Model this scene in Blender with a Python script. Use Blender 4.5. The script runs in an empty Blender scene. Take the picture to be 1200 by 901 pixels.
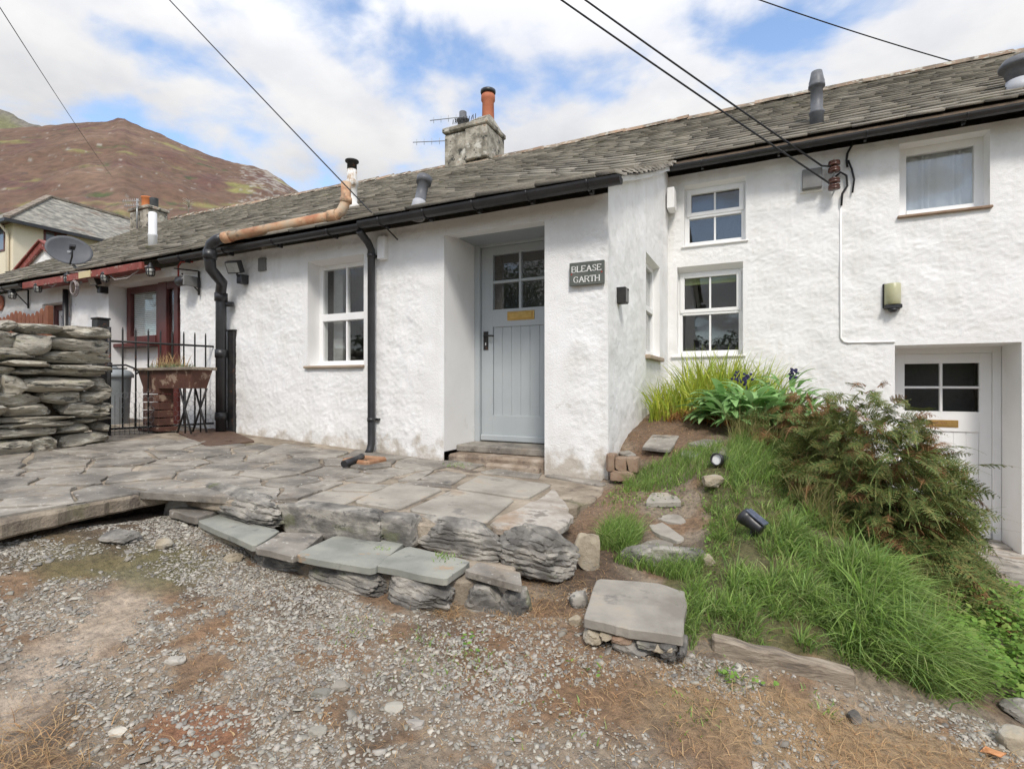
import bpy, bmesh, math, random
import numpy as np
from mathutils import Vector, Matrix, noise as mnoise
R = math.radians
rng = np.random.default_rng(7); random.seed(7)
sc = bpy.context.scene
COL = sc.collection
F = 600.0; TH = math.atan(290/602.); CT, ST = math.cos(TH), math.sin(TH)
# ---- photo ray helpers (camera at the origin, level; X along the house, Y into it) ----
def ray(x, y):
    u = (x-600)/F; v = (450.5-y)/F
    return (u*CT-ST, u*ST+CT, v)
def at_Y(x, y, Y):
    a, b, c = ray(x, y); t = Y/b; return Vector((a*t, Y, c*t))
def at_X(x, y, X):
    a, b, c = ray(x, y); t = X/a; return Vector((X, b*t, c*t))
def at_Z(x, y, Z):
    a, b, c = ray(x, y); t = Z/c; return Vector((a*t, b*t, Z))
def at_T(x, y, t):
    a, b, c = ray(x, y); return Vector((a*t, b*t, c*t))
def at_f(x, y, fz, z0=-.8):
    z = z0
    for _ in range(12):
        p = at_Z(x, y, z); z = .5*z+.5*fz(p.x, p.y)
    return Vector((p.x, p.y, z))
# ---- numpy gradient noise ----
_p = np.random.default_rng(3).permutation(256); _p = np.concatenate([_p, _p, _p])
_g = np.random.default_rng(5).normal(size=(256, 3)); _g /= np.linalg.norm(_g, axis=1)[:, None]
def pn(x, y, z):
    x, y, z = np.broadcast_arrays(np.asarray(x, float), np.asarray(y, float), np.asarray(z, float))
    xi, yi, zi = np.floor(x).astype(int), np.floor(y).astype(int), np.floor(z).astype(int)
    xf, yf, zf = x-xi, y-yi, z-zi
    f = lambda t: t*t*t*(t*(t*6-15)+10)
    u, v, w = f(xf), f(yf), f(zf); r = 0
    for i in (0, 1):
        for j in (0, 1):
            for k in (0, 1):
                h = _p[(_p[(_p[(xi+i) & 255]+yi+j) & 255]+zi+k) & 255]
                g = _g[h]
                d = g[..., 0]*(xf-i)+g[..., 1]*(yf-j)+g[..., 2]*(zf-k)
                r = r+d*(u if i else 1-u)*(v if j else 1-v)*(w if k else 1-w)
    return r*1.5
def fbm(x, y, z, o=4):
    r = 0; a = 1
    for i in range(o):
        r = r+a*pn(np.asarray(x)*2**i+i*7.3, np.asarray(y)*2**i+i*3.1, np.asarray(z)*2**i); a *= .5
    return r
# ---- mesh builder: world coordinates ----
BASE = {}
class MB:
    def __init__(s): s.v = []; s.f = []; s.n = 0; s.m = []; s.smooth = []
    def add(s, vs, fs, mi=0, sm=False):
        o = s.n; vs = [tuple(p) for p in vs]
        s.v += vs; s.n += len(vs)
        for f in fs: s.f.append(tuple(i+o for i in f)); s.m.append(mi); s.smooth.append(sm)
        return s
    def box(s, x0, x1, y0, y1, z0, z1, mi=0):
        vs = [(x, y, z) for z in (z0, z1) for y in (y0, y1) for x in (x0, x1)]
        return s.add(vs, [(0, 2, 3, 1), (4, 5, 7, 6), (0, 1, 5, 4), (2, 6, 7, 3), (0, 4, 6, 2), (1, 3, 7, 5)], mi)
    def obox(s, c, ax, ay, az, mi=0):   # oriented box, half axes
        c = Vector(c); vs = [c+ax*i+ay*j+az*k for k in (-1, 1) for j in (-1, 1) for i in (-1, 1)]
        return s.add(vs, [(0, 2, 3, 1), (4, 5, 7, 6), (0, 1, 5, 4), (2, 6, 7, 3), (0, 4, 6, 2), (1, 3, 7, 5)], mi)
    def tube(s, pts, r, n=8, mi=0, cap=True, sm=True):
        pts = [Vector(p) for p in pts]; k = len(pts)
        rr = r if isinstance(r, (list, tuple)) else [r]*k
        tg = [(pts[min(i+1, k-1)]-pts[max(i-1, 0)]).normalized() for i in range(k)]
        nn = tg[0].orthogonal().normalized(); vs = []
        for i in range(k):
            nn = (nn-tg[i]*nn.dot(tg[i])).normalized(); b = tg[i].cross(nn)
            for j in range(n):
                a = 2*math.pi*j/n; vs.append(pts[i]+(nn*math.cos(a)+b*math.sin(a))*rr[i])
        fs = [(i*n+j, i*n+(j+1) % n, (i+1)*n+(j+1) % n, (i+1)*n+j) for i in range(k-1) for j in range(n)]
        s.add(vs, fs, mi, sm)
        if cap:
            s.f.append(tuple(s.n-len(vs)+j for j in reversed(range(n)))); s.m.append(mi); s.smooth.append(False)
            s.f.append(tuple(s.n-n+j for j in range(n))); s.m.append(mi); s.smooth.append(False)
        return s
    def lathe(s, base, prof, n=20, axis=None, mi=0, sm=True):   # prof: list of (r, h)
        base = Vector(base); ax = Vector(axis or (0, 0, 1)).normalized()
        e = ax.orthogonal().normalized(); b = ax.cross(e); vs = []
        for r, h in prof:
            for j in range(n):
                a = 2*math.pi*j/n; vs.append(base+ax*h+(e*math.cos(a)+b*math.sin(a))*r)
        k = len(prof)
        fs = [(i*n+j, i*n+(j+1) % n, (i+1)*n+(j+1) % n, (i+1)*n+j) for i in range(k-1) for j in range(n)]
        s.add(vs, fs, mi, sm)
        o = s.n-len(vs)
        s.f.append(tuple(o+j for j in reversed(range(n)))); s.m.append(mi); s.smooth.append(False)
        s.f.append(tuple(o+(k-1)*n+j for j in range(n))); s.m.append(mi); s.smooth.append(False)
        return s
    def prism(s, poly, off, mi=0):       # poly: list of Vector, off: extrusion vector
        n = len(poly); off = Vector(off); vs = [Vector(p) for p in poly]+[Vector(p)+off for p in poly]
        fs = [tuple(range(n)), tuple(range(2*n-1, n-1, -1))]+[(j, n+j, n+(j+1) % n, (j+1) % n) for j in range(n)]
        return s.add(vs, fs, mi)
    def build(s, name, mats, parent=None, bevel=0, recalc=True, seg=1):
        me = bpy.data.meshes.new(name)
        if not isinstance(mats, (list, tuple)): mats = [mats]
        off = Vector((0, 0, 0)); p = parent
        while p is not None: off += p.location; p = p.parent
        me.from_pydata([(a[0]-off.x, a[1]-off.y, a[2]-off.z) for a in s.v], [], s.f)
        for m in mats: me.materials.append(m)
        me.polygons.foreach_set('material_index', s.m); me.polygons.foreach_set('use_smooth', s.smooth)
        if recalc and len(s.f) < 60000:
            bm = bmesh.new(); bm.from_mesh(me); bmesh.ops.recalc_face_normals(bm, faces=bm.faces); bm.to_mesh(me); bm.free()
        me.update()
        o = bpy.data.objects.new(name, me); COL.objects.link(o)
        if parent is not None: o.parent = parent
        if bevel:
            md = o.modifiers.new('bevel', 'BEVEL'); md.width = bevel; md.segments = seg; md.limit_method = 'ANGLE'; md.angle_limit = R(40)
        return o
def npmesh(name, V, Fq, mat, parent=None, smooth=False, sizes=None):
    """V (n,3) float; Fq (m,k) int array of equal-size faces or list of such arrays"""
    if not isinstance(Fq, list): Fq = [Fq]
    me = bpy.data.meshes.new(name)
    off = Vector((0, 0, 0)); p = parent
    while p is not None: off += p.location; p = p.parent
    V = np.asarray(V, dtype=np.float32)-np.array(off, dtype=np.float32)
    loops = np.concatenate([f.ravel() for f in Fq]).astype(np.int32)
    tot = np.concatenate([np.full(len(f), f.shape[1]) for f in Fq]).astype(np.int32)
    st = np.concatenate([[0], np.cumsum(tot)[:-1]]).astype(np.int32)
    me.vertices.add(len(V)); me.vertices.foreach_set('co', V.ravel())
    me.loops.add(len(loops)); me.loops.foreach_set('vertex_index', loops)
    me.polygons.add(len(tot)); me.polygons.foreach_set('loop_start', st)
    if smooth: me.polygons.foreach_set('use_smooth', np.ones(len(tot), dtype=bool))
    me.update(calc_edges=True); me.validate()
    for m in (mat if isinstance(mat, list) else [mat]): me.materials.append(m)
    o = bpy.data.objects.new(name, me); COL.objects.link(o)
    if parent is not None: o.parent = parent
    return o
def tag(o, label=None, cat=None, group=None, kind=None):
    if label: o['label'] = label
    if cat: o['category'] = cat
    if group: o['group'] = group
    if kind: o['kind'] = kind
    return o
def empty(name, loc, label, cat, group=None):
    o = bpy.data.objects.new(name, None); o.empty_display_size = .1; COL.objects.link(o); o.location = loc
    return tag(o, label, cat, group)
def copy_tree(o, parent=None):
    kids = list(o.children)
    c = o.copy(); COL.objects.link(c)
    if parent is not None: c.parent = parent
    for k in kids: copy_tree(k, c)
    return c
# ---- materials ----
MATS = {}
def M(name, cols, scale=6, rough=.8, bump=0, bscale=30, bdist=.01, detail=6, stretch=(1, 1, 1), island=0, icols=None, spec=.3, metal=0,
      vcol=False, stain=None, transl=0, bump2=None, zdirt=None, streak=None, contrast=(.37, .63), coat=0):
    m = bpy.data.materials.new(name); m.use_nodes = True; nt = m.node_tree; N = nt.nodes; L = nt.links
    bs = N['Principled BSDF']; out = N['Material Output']
    geo = N.new('ShaderNodeNewGeometry'); mp = N.new('ShaderNodeMapping'); mp.inputs['Scale'].default_value = stretch
    L.new(geo.outputs['Position'], mp.inputs['Vector']); P = mp.outputs['Vector']
    def noise(sca, det=detail, ro=.6):
        n = N.new('ShaderNodeTexNoise'); n.inputs['Scale'].default_value = sca; n.inputs['Detail'].default_value = det
        n.inputs['Roughness'].default_value = ro; L.new(P, n.inputs['Vector']); return n.outputs['Fac']
    def ramp(fac, cs, lo, hi):
        r = N.new('ShaderNodeValToRGB'); e = r.color_ramp.elements; k = len(cs)
        while len(e) < k: e.new(.5)
        for i in range(k):
            e[i].position = lo+(hi-lo)*i/max(1, k-1); e[i].color = (*cs[i], 1)
        L.new(fac, r.inputs['Fac']); return r.outputs['Color']
    def mix(a, b, fac, mode='MIX'):
        x = N.new('ShaderNodeMix'); x.data_type = 'RGBA'; x.blend_type = mode
        if isinstance(fac, float): x.inputs['Factor'].default_value = fac
        else: L.new(fac, x.inputs['Factor'])
        for s, c in ((6, a), (7, b)):
            if isinstance(c, tuple): x.inputs[s].default_value = (*c, 1)
            else: L.new(c, x.inputs[s])
        return x.outputs[2]
    if vcol:
        at = N.new('ShaderNodeAttribute'); at.attribute_name = 'Col'
        c = mix(at.outputs['Color'], ramp(noise(scale), cols, *contrast), 1.0, 'MULTIPLY')
    elif len(cols) == 1: c = None; bs.inputs['Base Color'].default_value = (*cols[0], 1)
    else: c = ramp(noise(scale), cols, *contrast)
    if icols:
        ic = ramp(geo.outputs['Random Per Island'], icols, 0, 1)
        c = ic if c is None else mix(c, ic, .6)
    if island:
        mr = N.new('ShaderNodeMapRange'); mr.inputs['To Min'].default_value = 1-island; mr.inputs['To Max'].default_value = 1+island
        wn = N.new('ShaderNodeTexWhiteNoise'); wn.noise_dimensions = '1D'; L.new(geo.outputs['Random Per Island'], wn.inputs['W'])
        L.new(wn.outputs['Value'], mr.inputs['Value'])
        h = N.new('ShaderNodeHueSaturation'); L.new(mr.outputs['Result'], h.inputs['Value'])
        if c is None: h.inputs['Color'].default_value = (*cols[0], 1)
        else: L.new(c, h.inputs['Color'])
        c = h.outputs['Color']
    for st in (stain or []):    # (colour, scale, lo, hi[, strength])
        mr = N.new('ShaderNodeMapRange'); mr.inputs['From Min'].default_value = .5+(st[2]-.5)*.62; mr.inputs['From Max'].default_value = .5+(st[3]-.5)*.62
        mr.inputs['To Max'].default_value = st[4] if len(st) > 4 else 1
        L.new(noise(st[1], 8, .65), mr.inputs['Value'])
        c = mix(c if c is not None else cols[0], st[0], mr.outputs['Result'])
    if streak:
        m3 = N.new('ShaderNodeMapping'); m3.inputs['Scale'].default_value = (7, 7, .7); L.new(geo.outputs['Position'], m3.inputs['Vector'])
        n3 = N.new('ShaderNodeTexNoise'); n3.inputs['Scale'].default_value = 1; n3.inputs['Detail'].default_value = 7; L.new(m3.outputs[0], n3.inputs['Vector'])
        m4 = N.new('ShaderNodeMapRange'); m4.inputs['From Min'].default_value = .52; m4.inputs['From Max'].default_value = .74; m4.inputs['To Max'].default_value = streak[1]; L.new(n3.outputs['Fac'], m4.inputs['Value'])
        c = mix(c, streak[0], m4.outputs['Result'])
    if zdirt:
        sx_ = N.new('ShaderNodeSeparateXYZ'); L.new(geo.outputs['Position'], sx_.inputs[0])
        m1 = N.new('ShaderNodeMath'); m1.operation = 'MULTIPLY_ADD'; m1.inputs[1].default_value = .9; L.new(noise(7, 6), m1.inputs[0]); L.new(sx_.outputs['Z'], m1.inputs[2])
        m2 = N.new('ShaderNodeMapRange'); m2.inputs['From Min'].default_value = zdirt[1]+.45; m2.inputs['From Max'].default_value = zdirt[2]+.45; m2.inputs['To Max'].default_value = zdirt[3]; L.new(m1.outputs[0], m2.inputs['Value'])
        m5 = N.new('ShaderNodeMapRange'); m5.inputs['From Min'].default_value = 4.9; m5.inputs['From Max'].default_value = 4.2; L.new(sx_.outputs['Y'], m5.inputs['Value'])
        m6 = N.new('ShaderNodeMath'); m6.operation = 'MULTIPLY'; L.new(m2.outputs['Result'], m6.inputs[0]); L.new(m5.outputs['Result'], m6.inputs[1])
        c = mix(c, zdirt[0], m6.outputs[0])
    if c is not None: L.new(c, bs.inputs['Base Color'])
    bs.inputs['Roughness'].default_value = rough; bs.inputs['Metallic'].default_value = metal
    bs.inputs['Specular IOR Level'].default_value = spec; bs.inputs['Coat Weight'].default_value = coat
    if bump:
        b = N.new('ShaderNodeBump'); b.inputs['Strength'].default_value = bump; b.inputs['Distance'].default_value = bdist
        L.new(noise(bscale, 5), b.inputs['Height']); last = b
        if bump2:
            b2 = N.new('ShaderNodeBump'); b2.inputs['Strength'].default_value = bump2[0]; b2.inputs['Distance'].default_value = bump2[2]
            L.new(noise(bump2[1], 3), b2.inputs['Height']); L.new(b.outputs['Normal'], b2.inputs['Normal']); last = b2
        L.new(last.outputs['Normal'], bs.inputs['Normal'])
    if transl:
        t = N.new('ShaderNodeBsdfTranslucent'); ms = N.new('ShaderNodeMixShader'); ms.inputs[0].default_value = transl
        if c is not None: L.new(c, t.inputs['Color'])
        else: t.inputs['Color'].default_value = (*cols[0], 1)
        L.new(bs.outputs[0], ms.inputs[1]); L.new(t.outputs[0], ms.inputs[2]); L.new(ms.outputs[0], out.inputs['Surface'])
    MATS[name] = m; return m
def glass_mat():
    m = bpy.data.materials.new('window_glass'); m.use_nodes = True; nt = m.node_tree; N = nt.nodes; L = nt.links
    N.remove(N['Principled BSDF']); o = N['Material Output']
    lw = N.new('ShaderNodeLayerWeight'); pw = N.new('ShaderNodeMath'); pw.operation = 'POWER'; pw.inputs[1].default_value = 5; L.new(lw.outputs['Facing'], pw.inputs[0])
    fr = N.new('ShaderNodeMath'); fr.operation = 'MULTIPLY_ADD'; fr.inputs[1].default_value = .93; fr.inputs[2].default_value = .065; L.new(pw.outputs[0], fr.inputs[0])
    tr = N.new('ShaderNodeBsdfTransparent'); tr.inputs['Color'].default_value = (.965, .975, .97, 1)
    gl = N.new('ShaderNodeBsdfGlossy'); gl.inputs['Roughness'].default_value = .015
    nz = N.new('ShaderNodeTexNoise'); nz.inputs['Scale'].default_value = 3; nz.inputs['Detail'].default_value = 1
    g = N.new('ShaderNodeNewGeometry'); L.new(g.outputs['Position'], nz.inputs['Vector'])
    bp = N.new('ShaderNodeBump'); bp.inputs['Strength'].default_value = .12; bp.inputs['Distance'].default_value = .01
    L.new(nz.outputs['Fac'], bp.inputs['Height']); L.new(bp.outputs['Normal'], gl.inputs['Normal'])
    mx = N.new('ShaderNodeMixShader'); L.new(fr.outputs[0], mx.inputs[0]); L.new(tr.outputs[0], mx.inputs[1]); L.new(gl.outputs[0], mx.inputs[2])
    L.new(mx.outputs[0], o.inputs['Surface']); return m
GLASS = glass_mat()
WHITEWASH = M('whitewashed_roughcast', [(.77, .765, .75), (.83, .828, .82)], 2.5, .88, .45, 75, .010, bump2=(.45, 190, .005), streak=((.62, .605, .55), .32),
              stain=[((.60, .585, .53), 1.6, .60, .86, .5), ((.45, .41, .33), 9, .74, .84, .4)], zdirt=((.40, .34, .26), -.50, -.68, .75))
SMOOTHW = M('smooth_white_masonry_paint', [(.78, .775, .76), (.83, .828, .82)], 2, .8, .12, 30, .008, stain=[((.5, .48, .42), 3, .66, .85, .4)])
CASEMENT = M('white_gloss_paint', [(.80, .80, .79), (.83, .83, .82)], 5, .35, spec=.5)
GREYPAINT = M('pale_grey_door_paint', [(.39, .425, .44), (.415, .447, .46)], 4, .42, .04, 60, .002, spec=.45)
SOFFITP = M('grey_soffit_paint', [(.33, .365, .38), (.36, .395, .41)], 4, .6)
ROOM = M('unlit_room_dark', [(.10, .10, .098)], rough=.9)  # dark colour stands in for the unlit interior behind the panes
NET = M('net_curtain', [(.75, .76, .76), (.8, .8, .8)], 8, .9, transl=.35)
BLIND = M('white_slatted_blind', [(.68, .71, .70), (.72, .74, .73)], 4, .6)
CURTAIN = M('grey_curtain', [(.30, .30, .29), (.35, .35, .34)], 8, .9)
SLATE = M('roof_slate', [(.19, .17, .14), (.28, .253, .21), (.40, .365, .30)], 2.2, .8, .6, 60, .01, island=.22,
          icols=[(.175, .162, .14), (.30, .28, .245), (.23, .214, .185), (.37, .345, .30)],
          stain=[((.38, .355, .29), 9, .62, .78, .55), ((.09, .08, .065), 3, .60, .80, .5), ((.17, .17, .07), 2.3, .68, .78, .6)])
RIDGE = M('lichened_ridge_tile', [(.13, .11, .085), (.24, .185, .135), (.27, .17, .11)], 5, .9, .5, 50, .01, island=.25, stain=[((.45, .44, .38), 9, .55, .66, .8)])
BLACKP = M('black_gutter_plastic', [(.018, .018, .02), (.03, .03, .032)], 5, .38, spec=.5)
GREYP = M('grey_plastic_pipe', [(.10, .105, .115), (.14, .145, .155)], 9, .45)
DKMETAL = M('black_iron', [(.02, .02, .022), (.035, .033, .03)], 20, .5, .2, 90, .003, stain=[((.16, .07, .035), 16, .68, .76, .6)])
ORANGEP = M('sun_faded_terracotta_pipe', [(.40, .17, .09), (.52, .33, .2), (.45, .36, .26)], 5, .7, .1, 40, .004, stain=[((.15, .12, .09), 14, .6, .72, .6)])
WHITEFLUE = M('weathered_white_flue', [(.62, .61, .58), (.72, .71, .69)], 6, .5, stain=[((.36, .24, .13), 7, .55, .72, .9), ((.1, .09, .08), 11, .66, .76, .8)])
STONECHIM = M('lichened_chimney_render', [(.17, .155, .125), (.30, .275, .225), (.46, .43, .36)], 5, .9, .7, 30, .02,
              stain=[((.05, .05, .045), 6, .60, .68, .95), ((.62, .60, .54), 4, .62, .72, .8), ((.30, .17, .10), 5, .70, .76, .6)])
TANCONC = M('tan_gritty_concrete', [(.22, .165, .12), (.31, .245, .185), (.40, .335, .27)], 6, .95, .8, 60, .012, stain=[((.14, .11, .09), 5, .58, .7, .7)])
RENDERB = M('buff_cement_flashing', [(.34, .27, .20), (.42, .34, .26)], 5, .9, .3, 40, .01)
POTRED = M('red_chimney_pot', [(.40, .13, .07), (.47, .17, .09)], 6, .7, .1, 40, .005)
REDWOOD = M('dark_red_joinery', [(.085, .022, .02), (.12, .032, .027)], 8, .4, .1, 60, .003, spec=.5)
REDFASCIA = M('weathered_red_fascia', [(.18, .04, .03), (.26, .07, .055)], 8, .6, .2, 60, .004, stain=[((.42, .36, .3), 12, .62, .72, .7)])
BROWNWOOD = M('peeling_brown_wood', [(.085, .04, .03), (.13, .062, .043)], 9, .7, .3, 60, .004, stain=[((.36, .27, .2), 9, .6, .7, .8)])
PICKET = M('brown_picket_paint', [(.16, .06, .035), (.22, .09, .05)], 8, .7)
BRASS = M('brass', [(.55, .34, .10), (.66, .43, .16)], 12, .32, metal=.85)
SIGNS = M('grey_green_sign_slate', [(.085, .095, .085), (.12, .13, .115)], 10, .6, .2, 80, .002)
LETTER = M('white_lettering', [(.8, .8, .78)], rough=.6)
REDPLUG = M('red_screw_cap', [(.35, .05, .04)], rough=.5)
CREAM = M('cream_render', [(.67, .60, .46), (.71, .64, .50)], 1.5, .85, .1, 30, .01)
FARSLATE = M('far_house_slate', [(.15, .145, .125), (.25, .24, .21), (.38, .365, .31)], 3.2, .85, .8, 9, .05, stretch=(1, 1, 2), island=.2, stain=[((.15, .09, .06), .7, .62, .76, .5)])
GREYDISH = M('grey_satellite_dish', [(.09, .095, .105), (.115, .12, .13)], 4, .55)
LAMPGLASS = M('yellowed_lamp_diffuser', [(.47, .46, .27), (.55, .55, .38)], 6, .35, spec=.5, transl=.15)
CLEARGL = M('pale_lantern_glass', [(.36, .36, .33), (.45, .45, .41)], 20, .2, spec=.5)
INSUL = M('brown_glazed_insulator', [(.075, .03, .022), (.11, .042, .03)], 20, .25, spec=.6)
CABLE = M('black_cable_sheath', [(.022, .022, .024)], rough=.6)
GREYBOX = M('grey_junction_box', [(.17, .17, .165), (.20, .20, .195)], 9, .6)
GALV = M('galvanised_steel', [(.30, .31, .31), (.40, .41, .41)], 14, .45, metal=.6)
BINP = M('grey_dustbin_plastic', [(.22, .24, .25), (.26, .28, .29)], 6, .55)
SOLARP = M('solar_panel_glass', [(.05, .06, .09), (.12, .14, .19)], 30, .12, spec=.6)
CONC = M('pale_weathered_concrete', [(.27, .235, .195), (.38, .345, .30), (.50, .47, .42)], 5, .9, .6, 45, .012, stain=[((.14, .12, .10), 5, .58, .7, .8), ((.30, .20, .12), 2.2, .55, .68, .6)])
MORTAR = M('sandy_lime_mortar', [(.20, .165, .125), (.28, .235, .18), (.39, .33, .26)], 4, .95, .8, 60, .012, stain=[((.13, .13, .06), 3, .60, .74, .7), ((.13, .105, .085), 6, .55, .7, .85)])
FLAG = M('grey_slate_flag', [(.14, .127, .11), (.225, .206, .178), (.315, .29, .25)], 3.5, .68, .6, 22, .010, island=.22, bump2=(.3, 140, .003),
         stain=[((.33, .27, .20), 4, .60, .72, .55), ((.06, .06, .06), 8, .63, .74, .6), ((.5, .48, .44), 28, .70, .74, .7)])
FLAGPALE = M('pale_riven_flag', [(.22, .20, .17), (.30, .278, .24), (.37, .34, .29)], 3, .72, .5, 20, .008, island=.1, bump2=(.3, 120, .003),
             stain=[((.13, .12, .11), 5, .62, .72, .6), ((.36, .28, .2), 3, .62, .74, .6)])
FLAGGREEN = M('greenish_sawn_slate', [(.205, .21, .185), (.265, .268, .235), (.32, .318, .275)], 3.5, .7, .35, 25, .006, bump2=(.3, 160, .002),
              stain=[((.40, .24, .12), 5, .66, .75, .6), ((.12, .12, .12), 9, .64, .73, .5)])
ROCK = M('grey_slate_rock', [(.10, .094, .086), (.20, .188, .168), (.34, .315, .275)], 6, .85, .5, 24, .012, island=.18, stretch=(1, 1, 1.8), bump2=(.6, 110, .004),
         stain=[((.34, .32, .28), 6, .58, .68, .7), ((.14, .15, .07), 4, .66, .76, .5), ((.04, .04, .04), 9, .63, .7, .7)])
ROCKPALE = M('pale_gritty_rock', [(.26, .22, .16), (.36, .31, .23), (.30, .28, .24)], 7, .9, .7, 25, .015, bump2=(.4, 90, .005), stain=[((.34, .2, .1), 5, .6, .7, .6)])
WALLSTONE = M('lichened_drystone', [(.22, .205, .17), (.36, .335, .28), (.50, .47, .40)], 5, .88, .8, 26, .012, island=.3, stretch=(1, 1, 3), bump2=(.6, 110, .005),
              icols=[(.20, .18, .145), (.36, .325, .255), (.27, .245, .20), (.42, .37, .285)],
              stain=[((.50, .49, .42), 8, .60, .68, .7), ((.05, .05, .045), 7, .62, .7, .8), ((.20, .20, .09), 5, .66, .76, .5)])
BRICK = M('old_buff_brick', [(.24, .16, .11), (.31, .235, .17)], 8, .9, .5, 50, .008, island=.25)
TIMBER = M('weathered_timber', [(.15, .125, .10), (.26, .215, .165), (.34, .29, .23)], 9, .9, .7, 25, .01, stretch=(.6, 4, 4))
CHIP = M('slate_chipping', [(.21, .205, .19), (.34, .33, .30)], 12, .72, .25, 120, .003, island=.35,
         icols=[(.245, .225, .19), (.39, .36, .295), (.28, .25, .222), (.45, .41, .335), (.19, .17, .155), (.35, .305, .24), (.33, .32, .265)])
GROUND = M('gravelly_soil', [(.72, .72, .72), (1.0, 1.0, 1.0), (1.25, 1.22, 1.18)], 35, .95, .9, 60, .02, vcol=True, bump2=(.6, 200, .008))
STRAW = M('dry_grass', [(.42, .29, .15)], rough=.9, island=.3, icols=[(.30, .17, .08), (.46, .33, .18), (.38, .22, .11)], transl=.2)
GRASS = M('green_grass', [(.085, .19, .025)], rough=.6, island=.35, icols=[(.15, .25, .045), (.23, .36, .075), (.32, .44, .13), (.17, .29, .085), (.40, .44, .18)], transl=.35)
GRASSDRY = M('half_dry_grass', [(.2, .2, .07)], rough=.7, island=.3, icols=[(.14, .19, .04), (.30, .26, .11), (.19, .20, .06), (.36, .28, .15)], transl=.3)
LILY = M('yellow_green_strap_leaf', [(.28, .33, .03)], rough=.5, island=.25, icols=[(.34, .44, .05), (.52, .54, .07), (.24, .37, .05), (.46, .46, .10)], transl=.35)
LILYDEAD = M('rusty_dead_leaf', [(.32, .13, .04)], rough=.8, island=.3, icols=[(.30, .11, .03), (.42, .22, .09), (.25, .16, .06)], transl=.2)
BROADL = M('mid_green_broad_leaf', [(.10, .21, .06)], rough=.75, island=.25, icols=[(.17, .32, .10), (.25, .44, .15), (.33, .50, .22)], transl=.35)
CLOVER = M('bright_clover_leaf', [(.16, .33, .03)], rough=.5, island=.25, icols=[(.12, .25, .035), (.22, .37, .07), (.16, .29, .045), (.28, .36, .09)], transl=.35)
FERN = M('bracken_frond', [(.10, .12, .03)], rough=.7, island=.25, icols=[(.06, .115, .026), (.13, .18, .045), (.21, .20, .065), (.095, .155, .045), (.22, .165, .055)], transl=.25)
FERNR = M('rust_brown_frond', [(.22, .08, .03)], rough=.8, island=.3, icols=[(.15, .06, .026), (.24, .13, .055), (.16, .11, .045)], transl=.2)
STEMG = M('brown_stem', [(.14, .10, .05)], rough=.8)
PURPLE = M('dark_purple_flower', [(.035, .03, .09)], rough=.7, island=.3)
HEATHER = M('heather_hillside', [(.80, .80, .80), (1.0, 1.0, 1.0), (1.2, 1.18, 1.15)], .12, .95, 0, vcol=True)
BARK = M('bark', [(.08, .065, .05), (.13, .11, .085)], 9, .9, .6, 30, .01)
LEAFT = M('tree_leaf', [(.05, .085, .025)], rough=.6, island=.35, transl=.25)
PALEB = M('pale_twig', [(.42, .38, .33)], rough=.8)
RUSTIRON = M('rusty_cast_iron', [(.085, .05, .036), (.13, .085, .06)], 14, .75, .4, 90, .004)
EARTH = M('dark_earth', [(.06, .045, .032), (.12, .085, .055)], 12, .95, .8, 50, .02)
# ================= GROUND =================
def zterr(x, y): return -.70-.05*(x+2.0)
def zgrav(x, y):
    return -1.065-.057*np.clip(x, -4, 1)+.02*(y-1.5)-.1*np.maximum(0, y-2.3)*np.clip((x-.2)/.8, 0, 1)
CP = [(-.95, 3.9, -.72), (-1.02, 4.5, -.43), (-1.0, 5.4, -.30), (-1, 6.8, -.22), (0, 6.8, -.22), (.5, 6.8, -.33), (.9, 6.8, -.75), (1.25, 6.9, -1.6),
 (1.8, 6.7, -1.70), (2.3, 6.7, -1.70), (3.2, 6.7, -1.70), (2.0, 5.4, -1.58), (-.22, 3.6, -.55), (-.69, 4.16, -.48), (-.01, 2.88, -.77), (.4, 3.0, -.84), (.3, 3.8, -.62), (.6, 4.4, -.62),
 (.85, 3.4, -1.0), (.4, 2.45, -1.0), (.8, 2.75, -1.12), (1.1, 3.5, -1.25), (1.4, 4.4, -1.44), (1.35, 5.5, -1.5), (.9, 5.2, -.9), (0, 2.3, -.97), (-.1, 2.15, -1.02),
 (-.485, 2.92, -.92), (-.465, 3.26, -.84), (-.57, 3.41, -.75), (-.8, 3.75, -.70), (-.92, 3.17, -.77), (-.83, 2.35, -.97), (-.75, 2.75, -.90), (-.2, 2.5, -.92),
 (.31, 2.05, -1.12), (.79, 2.3, -1.2), (1.1, 2.6, -1.22), (1.5, 3.4, -1.3), (-1.5, 3, -.95), (-3, 3, -.9), (-5, 3, -.9), (-5, 6, -.9), (-2, 6, -.9), (-3.25, -.2, -.775), (-3.22, .5, -.772), (-3.25, 1.0, -.768), (-3.28, 1.5, -.77), (-3.0, 1.8, -.82)]
for gx in np.arange(-2.7, 1.6, .6):
    for gy in np.arange(-1.5, 1.9, .5): CP.append((gx, gy, float(zgrav(gx, gy))))
for gx in (-2.2, -1.6, -1.1): CP.append((gx, 1.85, float(zgrav(gx, 1.85))))
for a in np.arange(0, 360, 20): CP.append((14*math.cos(R(a)), 14*math.sin(R(a))+3, -1.5))
CP = np.array(CP); D = np.linalg.norm(CP[:, None, :2]-CP[None, :, :2], axis=2)
_n = len(CP); _A = np.zeros((_n+3, _n+3)); _A[:_n, :_n] = D; _A[:_n, _n] = 1; _A[:_n, _n+1:] = CP[:, :2]; _A[_n:, :_n] = _A[:_n, _n:].T
_W = np.linalg.solve(_A, np.concatenate([CP[:, 2], [0, 0, 0]]))
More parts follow.
